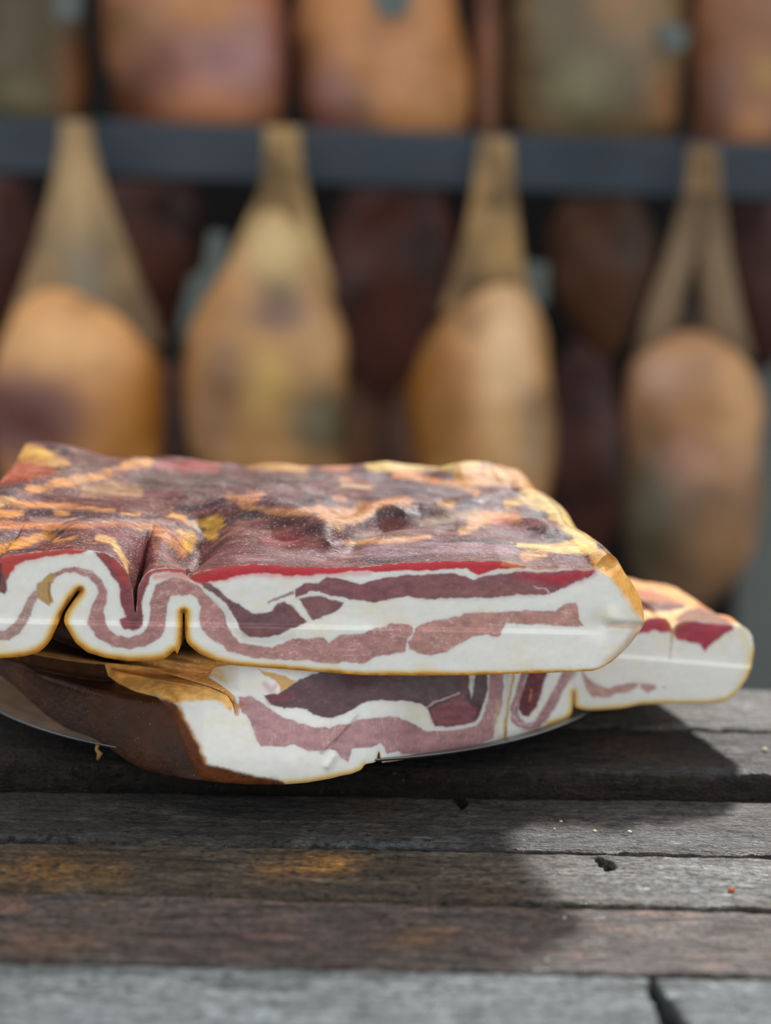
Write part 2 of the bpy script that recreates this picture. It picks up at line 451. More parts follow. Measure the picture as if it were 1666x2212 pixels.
def fill_face(loop, spacing):
    """triangulated interior of a closed pixel outline with inner points"""
    lo = loop.min(0); hi = loop.max(0)
    gx, gy = np.meshgrid(np.arange(lo[0], hi[0], spacing), np.arange(lo[1], hi[1], spacing * 0.87))
    gx[1::2] += spacing / 2
    pts = np.stack([gx.ravel(), gy.ravel()], 1) + RNG.uniform(-0.12, 0.12, (gx.size, 2)) * spacing
    sd = sd_poly(pts, loop[::2])
    pts = pts[sd < -0.75 * spacing]
    allp = np.concatenate([loop, pts])
    n = len(loop)
    vs = [Vector((float(a), float(b))) for a, b in allp]
    es = [(i, (i + 1) % n) for i in range(n)]
    ov, oe, of, orig, _, _ = delaunay_2d_cdt(vs, es, [], 1, 1e-5)
    V = np.array([(v.x, v.y) for v in ov])
    T = np.array([f for f in of if len(f) == 3])
    a, b, c = V[T[:, 0]], V[T[:, 1]], V[T[:, 2]]
    cr = (b[:, 0] - a[:, 0]) * (c[:, 1] - a[:, 1]) - (b[:, 1] - a[:, 1]) * (c[:, 0] - a[:, 0])
    T[cr > 0] = T[cr > 0][:, ::-1]          # pixel y runs down: face the camera
    return V, T

FATC = lin((240, 238, 231))
def paint_layers(px, base, layers, warp=1.6, seed=5):
    """layers: (kind, points, colour, feather, opacity, class)"""
    wx = fbm(px[:, 0] / 14, px[:, 1] / 14, seed=seed, octaves=4) * warp * 2.2
    wy = fbm(px[:, 0] / 14, px[:, 1] / 14, seed=seed + 40, octaves=4) * warp * 2.2
    Q = px + np.stack([wx, wy], 1)
    col = base.copy(); cls = np.zeros(len(px), int)
    halo = [(kd, pts, tuple(0.72 * np.array((236, 222, 214)) + 0.28 * np.array(c)), 11, .5, None) for kd, pts, c, fe, op, k in layers if k is not None and k < 14 and k > 0]
    for kind, pts, c, fe, op, k in halo + list(layers):
        xy = np.array([p[:2] for p in pts])
        ext = 60
        sel = (Q[:, 0] > xy[:, 0].min() - ext) & (Q[:, 0] < xy[:, 0].max() + ext) & (Q[:, 1] > xy[:, 1].min() - ext) & (Q[:, 1] < xy[:, 1].max() + ext)
        if not sel.any(): continue
        q = Q[sel]
        d = sd_poly(q, pts) if kind == 'p' else sd_stroke(q, pts)
        a = sstep(fe, -fe, d) * op
        col[sel] = mixc(col[sel], lin(c), a)
        if k is not None:
            idx = np.where(sel)[0][a > 0.5]
            cls[idx] = k
    return col, cls

def marble(px, col, cls, classes, tone=(214, 178, 172), amt=0.5, sx=26, sy=9, seed=60, th=0.22):
    n = np.abs(fbm(px[:, 0] / sx, px[:, 1] / sy, seed=seed, octaves=4))
    m = sstep(0.09, 0.0, n) * sstep(-0.3, 0.25, fbm(px[:, 0] / 60, px[:, 1] / 40, seed=seed + 7)) * amt
    m = np.where(np.isin(cls, classes), m, 0)
    col = mixc(col, lin(tone), m)
    b = fbm(px[:, 0] / 18, px[:, 1] / 10, seed=seed + 3, octaves=4)
    return col * np.where(np.isin(cls, classes), 1 + 0.32 * b, 1 + 0.03 * b)[:, None]

# ---------- upper belly: outline of its cut face
U_top = A((-640, 200), (-420, 180), (-250, 190), (-120, 240), (-60, 330), (-20, 450), (0, 470), (4, 380), (-6, 260), (6, 214), (40, 200), (150, 186), (300, 166), (450, 151), (600, 141), (750, 150), (900, 170), (960, 196), (1030, 256), (1080, 326),
          (1112, 400), (1132, 470), (1148, 600), (1154, 690), (1166, 690), (1172, 600), (1178, 490), (1196, 430), (1240, 360), (1290, 320), (1400, 300), (1500, 305), (1590, 326)) \
    + B((92, 262), (112, 268), (132, 240), (250, 205), (400, 180), (600, 156), (700, 151), (900, 165), (1100, 180), (1300, 181), (1500, 181)) \
    + C((0, 174), (200, 155), (400, 140), (600, 131), (800, 126), (1000, 125), (1200, 126), (1300, 150), (1400, 168), (1500, 190), (1666, 190)) \
    + D((320, 228), (430, 232), (540, 226), (570, 190), (610, 150), (650, 134), (692, 168), (742, 258), (802, 340), (846, 430), (866, 520))
U_bot = D((868, 585), (850, 622), (800, 690), (760, 740), (700, 798), (660, 830), (600, 868), (540, 889), (400, 896), (200, 905)) \
    + C((1260, 1092), (1000, 1104), (500, 1110), (0, 1105)) + B((1200, 1075), (900, 1050), (700, 1036), (500, 1020), (350, 985), (200, 920), (140, 872), (104, 836), (84, 800), (78, 740), (76, 680), (76, 580), (68, 560), (58, 580), (56, 680), (54, 740), (50, 800), (40, 860), (10, 930)) \
    + A((1500, 1010), (1420, 1080), (1300, 1104), (1100, 1104), (900, 1075), (750, 1030), (650, 950), (590, 850), (556, 790), (546, 740), (560, 690), (622, 594), (690, 506), (684, 492), (662, 500), (600, 588), (536, 684), (516, 740), (490, 800), (462, 860), (430, 930), (390, 980), (330, 1030), (200, 1064), (0, 1080), (-150, 1085), (-400, 1080), (-640, 1050))
U_top = resample(U_top, 3.0, 0.9); U_bot = resample(U_bot, 3.0, 1.0)
u_loop = np.concatenate([U_top, U_bot, resample([U_bot[-1], U_top[0]], 4.0, 0)[1:-1]])

U_skin_cut = D((536, 232), (560, 250), (600, 275), (645, 300), (700, 372), (750, 442), (800, 505), (852, 572), (868, 600))
def yU(px):
    x, y = px[:, 0], px[:, 1]
    base = -0.016 + 0.028 * np.clip(x, 0, 1400) / 1390
    sk = D((536, 232), (600, 275), (645, 300), (700, 372), (750, 442), (800, 505), (866, 590), (960, 560), (960, 60), (560, 60))
    d = sd_poly(px, sk)
    base = base + 0.020 * sstep(2, -45, d)
    yc = 1344 + (x - 150) * 0.0195
    base = base - 0.0022 * sstep(-5, 5, y - yc) * sstep(1320, 1240, x) * sstep(1e9, 0, -y)
    # shallow ripples of the knife
    base = base + 0.00022 * fbm(x / 90, y / 45, seed=12, octaves=2)
    # folded trough by the skin end
    base = base + 0.0022 * np.exp(-(((x - 1290) / 22) ** 2 + ((y - 1352) / 26) ** 2)) - 0.0018 * np.exp(-(((x - 1325) / 16) ** 2 + ((y - 1335) / 22) ** 2))
    base = base + 0.0020 * np.exp(-(d_line(px, D((620, 590), (860, 600))) / 8) ** 2)
    return base

LEANP, LEAND, REDC = (176, 124, 120), (112, 68, 74), (196, 32, 46)
U_layers = [
    # soft pink glow painted below the red edge
    ('s', A((60, 330, 40), (200, 240, 30), (440, 190, 22), (700, 170, 14)), (236, 190, 180), 9, .55, None),
    ('s', B((300, 290, 20), (650, 240, 26), (1000, 255, 22), (1666, 225, 18)), (238, 160, 160), 7, .7, None),
    # pink stripe running round the folds
    ('s', A((-640, 700, 45), (-300, 800, 50), (-120, 880, 45), (0, 885, 38), (60, 880, 45), (130, 830, 50), (190, 760, 45), (230, 680, 40), (270, 590, 36), (310, 520, 28)), (178, 142, 134), 2.5, .95, 2),
    ('s', A((440, 385, 18), (500, 350, 20), (560, 330, 21), (660, 325, 25), (770, 355, 30), (850, 430, 34), (885, 520, 38), (860, 600, 46), (828, 680, 62), (830, 770, 78), (880, 860, 64), (970, 925, 50), (1100, 950, 48), (1230, 925, 55), (1330, 845, 72), (1350, 720, 70), (1362, 600, 70), (1400, 500, 70), (1480, 455, 70), (1580, 478, 66)), LEANP, 2.2, .95, 3),
    ('p', B((-100, 430), (-60, 350), (60, 290), (170, 320), (260, 390), (340, 470), (410, 570), (440, 680), (480, 760), (560, 830), (660, 850), (820, 860), (920, 840), (1000, 790), (1150, 790), (1260, 780), (1320, 830), (1360, 800), (1400, 765), (1500, 755), (1620, 745))
          + C((60, 715), (200, 690), (260, 660), (400, 665), (450, 700), (430, 760), (395, 800), (385, 900), (230, 930), (110, 950), (60, 990), (0, 1004))
          + B((1500, 992), (1470, 985), (1390, 1005), (1250, 1000), (1130, 975), (950, 975), (800, 965), (660, 960), (560, 930), (440, 900), (400, 850), (330, 820), (260, 760), (220, 690), (200, 600), (215, 520), (190, 450), (120, 410), (40, 400)), (180, 126, 120), 2.5, .93, 4),
    ('p', C((468, 690), (560, 650), (760, 620), (880, 580), (1000, 565), (1180, 570), (1300, 560), (1450, 548)) + D((200, 505), (300, 508), (350, 470), (430, 450), (445, 490), (450, 560), (478, 600), (420, 605), (300, 600), (200, 590), (130, 592))
          + C((1240, 655), (1220, 700), (1180, 770), (1140, 785), (1080, 760), (960, 775), (900, 815), (800, 860), (730, 905), (600, 935), (500, 920), (420, 880), (400, 830), (440, 770)), (184, 130, 120), 2.5, .93, 5),
    # white lines inside
    ('s', B((250, 370, 16), (330, 450, 20), (420, 540, 22), (470, 640, 22), (520, 730, 22), (600, 800, 20), (760, 815, 22), (900, 790, 22), (1010, 760, 24)), (226, 220, 212), 2.5, .9, 0),
    # dark lean by the fold
    ('p', B((190, 310), (300, 320), (400, 400), (450, 450), (520, 480), (600, 540), (680, 575), (760, 570), (830, 555), (870, 490), (930, 470), (1000, 520), (1060, 580), (1130, 645), (1040, 690), (970, 720), (880, 760), (780, 785), (640, 780), (560, 720), (510, 620), (450, 520), (360, 430), (260, 360)), LEAND, 2.5, .95, 6),
    ('s', B((600, 740, 30), (800, 745, 30)), (142, 90, 86), 8, .6, None),
    ('s', B((980, 520, 20), (1060, 620, 18)), (134, 82, 72), 5, .7, None),
    ('p', B((1050, 450), (1150, 425), (1260, 430), (1340, 460), (1440, 490), (1400, 540), (1310, 590), (1220, 620), (1170, 640), (1130, 570), (1080, 490)), (128, 78, 80), 2.5, .95, 7),
    ('s', B((800, 480, 8), (900, 430, 12), (1000, 400, 14)), (136, 92, 92), 3, .8, None),
    # upper lean strip
    ('p', B((1020, 370), (1100, 325), (1230, 310), (1300, 260), (1420, 280), (1500, 310), (1570, 320)) + C((60, 305), (180, 270), (350, 255), (500, 245), (650, 235), (800, 230), (900, 260), (960, 290), (1050, 250), (1200, 235), (1400, 220), (1600, 225)) + D((300, 252), (552, 240), (535, 275), (480, 300), (400, 335), (300, 385), (200, 405), (60, 400))
          + C((1100, 435), (900, 440), (780, 440), (640, 455), (550, 450), (350, 430), (290, 440), (200, 465), (100, 480), (0, 462)) + B((1500, 452), (1420, 440), (1300, 415), (1220, 385), (1150, 390), (1080, 420), (1030, 440)), (132, 74, 80), 2.2, .95, 8),
    ('s', C((500, 390, 40), (900, 390, 40), (1300, 370, 45), (1500, 390, 25)), (150, 102, 96), 14, .75, None),
    ('s', D((60, 275, 8), (200, 290, 22), (320, 305, 36), (450, 275, 30), (540, 252, 16)), (182, 30, 50), 15, .95, None),
    ('s', C((1480, 345, 5), (1580, 365, 6), (1620, 410, 8)), (220, 180, 176), 2, .8, None),
    # red lean edge, the glow of light through it painted in
    ('p', A((-8, 210), (150, 180), (300, 160), (600, 132), (770, 146), (700, 175), (560, 190), (440, 205), (300, 225), (200, 250), (130, 290), (90, 340), (62, 420), (20, 340), (-8, 290)), (188, 44, 34), 2.2, .95, 9),
    ('p', A((-60, 300), (0, 250), (24, 330), (62, 420), (62, 500), (40, 528), (0, 515), (-50, 480)), (112, 52, 58), 3, .95, 10),
    ('p', A((800, 168), (900, 172), (970, 205), (1040, 268), (1090, 330), (1120, 400), (1136, 470), (1160, 620), (1160, 680), (1172, 500), (1190, 430), (1240, 362), (1290, 322), (1296, 350), (1280, 400), (1250, 480), (1215, 600), (1225, 700), (1220, 780), (1190, 830), (1130, 847), (1070, 825), (1035, 785), (1028, 745), (1080, 722), (1050, 650), (1030, 550), (1020, 440), (970, 380), (920, 300), (860, 230)), (134, 52, 60), 2.4, .95, 11),
    ('s', A((880, 195, 14), (980, 260, 22), (1050, 350, 26), (1080, 430, 18)), (186, 60, 50), 5, .8, None),
    ('s', A((1150, 740, 45), (1150, 800, 25)), (92, 54, 60), 10, .8, None),
    ('s', A((1270, 350, 18), (1400, 320, 16), (1560, 330, 22), (1640, 360, 14)), (178, 44, 40), 3, .95, 12),
    ('s', A((1340, 385, 22), (1470, 360, 18), (1600, 385, 26)), (226, 130, 112), 8, .75, None),
    ('p', B((112, 268), (132, 236), (250, 200), (400, 175), (600, 150), (700, 146), (900, 160), (1100, 174), (1300, 176), (1666, 174)) + C((200, 150), (400, 135), (600, 126), (800, 120), (1200, 120), (1300, 146), (1400, 165), (1460, 185), (1400, 190), (1300, 188), (1200, 195), (1060, 226), (1010, 246), (960, 230), (900, 196), (800, 190), (600, 205), (400, 210), (200, 216), (0, 216))
          + B((1500, 216), (1350, 234), (1200, 240), (1080, 254), (950, 250), (800, 234), (650, 236), (520, 256), (400, 290), (300, 302), (240, 320), (170, 305)), (196, 28, 44), 2.2, .97, 13),
    ('s', B((130, 262, 14), (240, 240, 12), (330, 215, 8)), (150, 70, 30), 5, .75, None),
    ('s', C((1210, 150, 14), (1320, 168, 12), (1420, 176, 8)), (214, 130, 50), 4, .85, None),
    ('s', C((1290, 148, 10), (1400, 166, 12), (1500, 190, 14), (1666, 196, 12)) + D((320, 230, 6), (430, 234, 5), (545, 230, 4)), (196, 124, 66), 3, .9, None),
    # skin end on the right
    ('p', D((540, 228), (575, 245), (645, 290), (705, 370), (755, 440), (805, 505), (856, 572), (870, 600), (900, 580), (900, 300), (700, 100), (560, 100)), (218, 160, 78), 8, 1, 20),
    ('s', D((640, 600, 10), (760, 610, 16), (850, 610, 14)), (186, 146, 104), 12, .8, None),
    ('s', D((820, 640, 22), (740, 745, 16), (640, 830, 10)), (176, 130, 82), 16, .85, None),  # these two tan strokes paint the shading of the lower right bevel
    # yellow brown pocket in the left fold
    ('p', A((312, 440), (360, 415), (400, 365), (440, 345), (476, 375), (455, 430), (425, 470), (440, 540), (464, 590), (420, 630), (370, 600), (320, 560)), (186, 146, 84), 2.5, .95, 14),
    ('s', A((430, 440, 8), (415, 520, 7), (430, 580, 8)), (132, 92, 44), 3, .8, None),
]
U_slits = [B((60, 900), (66, 800), (70, 700), (66, 560)), A((520, 820), (530, 700), (600, 590), (690, 490))]

def rind_band(px, col, d, strength=1.0, w=1.0, tone1=(188, 122, 40), tone2=(222, 162, 70), tone3=(238, 214, 158)):
    n = fbm(px[:, 0] / 40, px[:, 1] / 40, seed=77) * 3.0
    d = d + n
    col = mixc(col, lin(tone3), sstep(17 * w, 9 * w, d) * strength)
    col = mixc(col, lin(tone2), sstep(11 * w, 4.5 * w, d) * strength)
    return mixc(col, lin(tone1), sstep(5.5 * w, 0.5 * w, d) * strength)

upper = thing('smoked_pork_belly', 'thick folded smoked pork belly with dark wrinkled top, lying on top of the stack', 'bacon', (-0.02, 0.09, 0.068))
V, T = fill_face(u_loop, 2.4)
fat_n = fbm(V[:, 0] / 70, V[:, 1] / 40, seed=3, octaves=3)
base = np.tile(FATC, (len(V), 1)); base = mixc(base, lin((238, 226, 196)), sstep(0.0, 0.7, fat_n) * 0.6)
col, cls = paint_layers(V, base, U_layers)
col = marble(V, col, cls, [2, 3, 4, 5], amt=0.6, sx=22, sy=10, tone=(222, 190, 182))
col = marble(V, col, cls, [6, 7, 8, 11], tone=(176, 120, 116), amt=0.35, seed=91)
d_r = d_line(V, U_bot[::3])
col_r = rind_band(V, col, d_r, w=np.interp(V[:, 0], [0, 430, 560, 700, 860, 960, 1280], [1.25, 1.25, 0.9, 0.75, 1.0, 0.9, 0.5]))
rx = sstep(1340, 1240, V[:, 0])
thin = np.where(V[:, 0] > 1330, 0.35, 1.0)
col = np.where((cls == 20)[:, None], col, col * (1 - thin[:, None]) + col_r * thin[:, None])
for sl in U_slits:                                   # rind tucked into the folds
    d = d_line(V, sl)
    d = d + fbm(V[:, 0] / 12, V[:, 1] / 12, seed=66) * 2
    col = mixc(col, lin((214, 156, 66)), sstep(13, 7, d) * .85)
    col = mixc(col, lin((142, 88, 26)), sstep(9, 4, d))
cls = np.where((d_r < 6) & (cls == 0) & (V[:, 0] < 1340), 21, cls)
d_all = np.abs(sd_poly(V, u_loop[::2]))
y = yU(V) + 0.0007 * np.exp(-d_all / 3.5)
PU = at_y(V[:, 0], V[:, 1], y)
tri_cls = np.array([np.bincount(c).argmax() for c in cls[T]])
for k in np.unique(tri_cls):
    nm = {0: 'fat_layer', 20: 'skin_end', 21: 'rind_edge', 14: 'fold_pocket'}.get(k, 'lean_layer')
    mt = M_FAT if k == 0 else M_SKIN if k == 20 else M_RIND if k == 21 else M_LEAN
    sub_mesh(nm, PU, T, tri_cls == k, col, mt, upper)

# body of the upper belly: the outline carried back with the folds dying out
uo = u_loop.copy()
yo = yU(uo) + 0.0007
P0 = at_y(uo[:, 0], uo[:, 1], yo)
nt_ = len(U_top); nb_ = len(U_bot)
is_top = np.zeros(len(uo), bool); is_top[:nt_] = True
L_U = 0.215
S = np.concatenate([np.linspace(0, 0.03, 22)[:-1], np.linspace(0.03, L_U, 105)])
zl = at_y(np.array([40.0]), np.array([1190.0]), np.array([-0.016]))[0]; zr = at_y(np.array([1230.0]), np.array([1215.0]), np.array([0.01]))[0]
def zsm(x): return zl[2] + (x - zl[0]) / (zr[0] - zl[0]) * (zr[2] - zl[2])
def nominal_top(px, py):
    d = ray(px, py)
    # plane z = z0 + (y + 0.016) * slope
    sl = 0.026 / L_U
    z0 = 0.5 * (zl[2] + zr[2])
    t = (z0 + (CL[1] + 0.016) * sl - CL[2]) / (d[..., 2] - d[..., 1] * sl)
    P = CL + d * t[..., None]
    return P[..., :2]
def relief_curve(XY, pts, amp, w):
    q = nominal_top(np.array([p[0] for p in pts], float), np.array([p[1] for p in pts], float))
    d = d_line(XY, [tuple(a) for a in q])
    return amp * np.exp(-(d / w) ** 2)
def relief(XY):
    x, y = XY[:, 0], XY[:, 1]
    r = 0.0035 * fbm(x * 22, y * 34, seed=41, octaves=3) + 0.0011 * fbm(x * 60, y * 150, seed=42, octaves=3)
    r += relief_curve(XY, [(300, 1290), (350, 1225), (400, 1175), (432, 1140), (448, 1118)], -0.013, 0.011)
    r += relief_curve(XY, [(-20, 1280), (60, 1190), (110, 1150)], -0.006, 0.010)
    r += relief_curve(XY, [(120, 1185), (180, 1150), (260, 1120)], 0.004, 0.016)
    r += relief_curve(XY, [(440, 1122), (490, 1100), (585, 1106), (690, 1142), (720, 1165)], 0.007, 0.012)
    r += relief_curve(XY, [(715, 1175), (742, 1168), (770, 1148), (840, 1120)], -0.008, 0.009)
    r += relief_curve(XY, [(740, 1098), (752, 1090), (775, 1080)], -0.006, 0.010)
    r += relief_curve(XY, [(0, 1098), (58, 1068), (132, 1050), (240, 1030), (302, 1014)], 0.006, 0.014)
    r += relief_curve(XY, [(780, 1140), (830, 1108), (900, 1098), (960, 1104)], 0.006, 0.012)
    r += relief_curve(XY, [(1000, 1085), (1100, 1064), (1135, 1066)], 0.004, 0.010)
    r += relief_curve(XY, [(1130, 1110), (1190, 1128)], 0.004, 0.009)
    r += relief_curve(XY, [(400, 1078), (520, 1066), (640, 1058)], 0.004, 0.010)
    r += relief_curve(XY, [(-40, 985), (60, 975), (110, 990)], 0.007, 0.030)
    r += relief_curve(XY, [(1000, 1020), (1050, 1010), (1100, 1015)], 0.007, 0.016)
    r += relief_curve(XY, [(1160, 1052), (1190, 1058)], 0.006, 0.013)
    return r * 1.15
rows = []; colr = []
cx, cy = P0[:, 0], P0[:, 2]
for s in S:
    P = P0.copy(); u = s / L_U
    P[:, 1] = P0[:, 1] + s * (1 - np.clip(P0[:, 1], 0, 0.06) * 1.0)
    rr = sstep(0.02, 0.115, P0[:, 0])
    P[:, 0] += rr * (-0.046 * u + 0.006 * np.sin(u * 19) * u * (1 - u) * 2)
    w = sstep(0.0, 0.055, s)
    top = is_top
    side = sstep(0.095, 0.118, P0[:, 0])
    zt = P0[:, 2] * (1 - w * (1 - side)) + zsm(P0[:, 0]) * w * (1 - side)
    zt = zt + 0.026 * u
    P[top, 2] = zt[top]
    rl = relief(P[:, :2]) * sstep(0.0, 0.035, s) * (1 - 0.6 * side)
    P[top, 2] += rl[top]
    P[~top, 2] = P0[~top, 2] + 0.020 * u
    # slits under the belly close towards the back
    if u > 0.85:                                   # rounded far end
        k = (u - 0.85) / 0.15
        mid = 0.098 + 0.022 * u
        P[:, 2] = mid + (P[:, 2] - mid) * (1 - 0.35 * k ** 2.5)
    rows.append(P)
R = np.array(rows); nR, nL = R.shape[:2]
PB = R.reshape(-1, 3)
pxB = project(PB)
O_, Y_, P_, M_, R_ = (222, 156, 96), (238, 204, 140), (84, 66, 72), (120, 66, 64), (176, 92, 82)
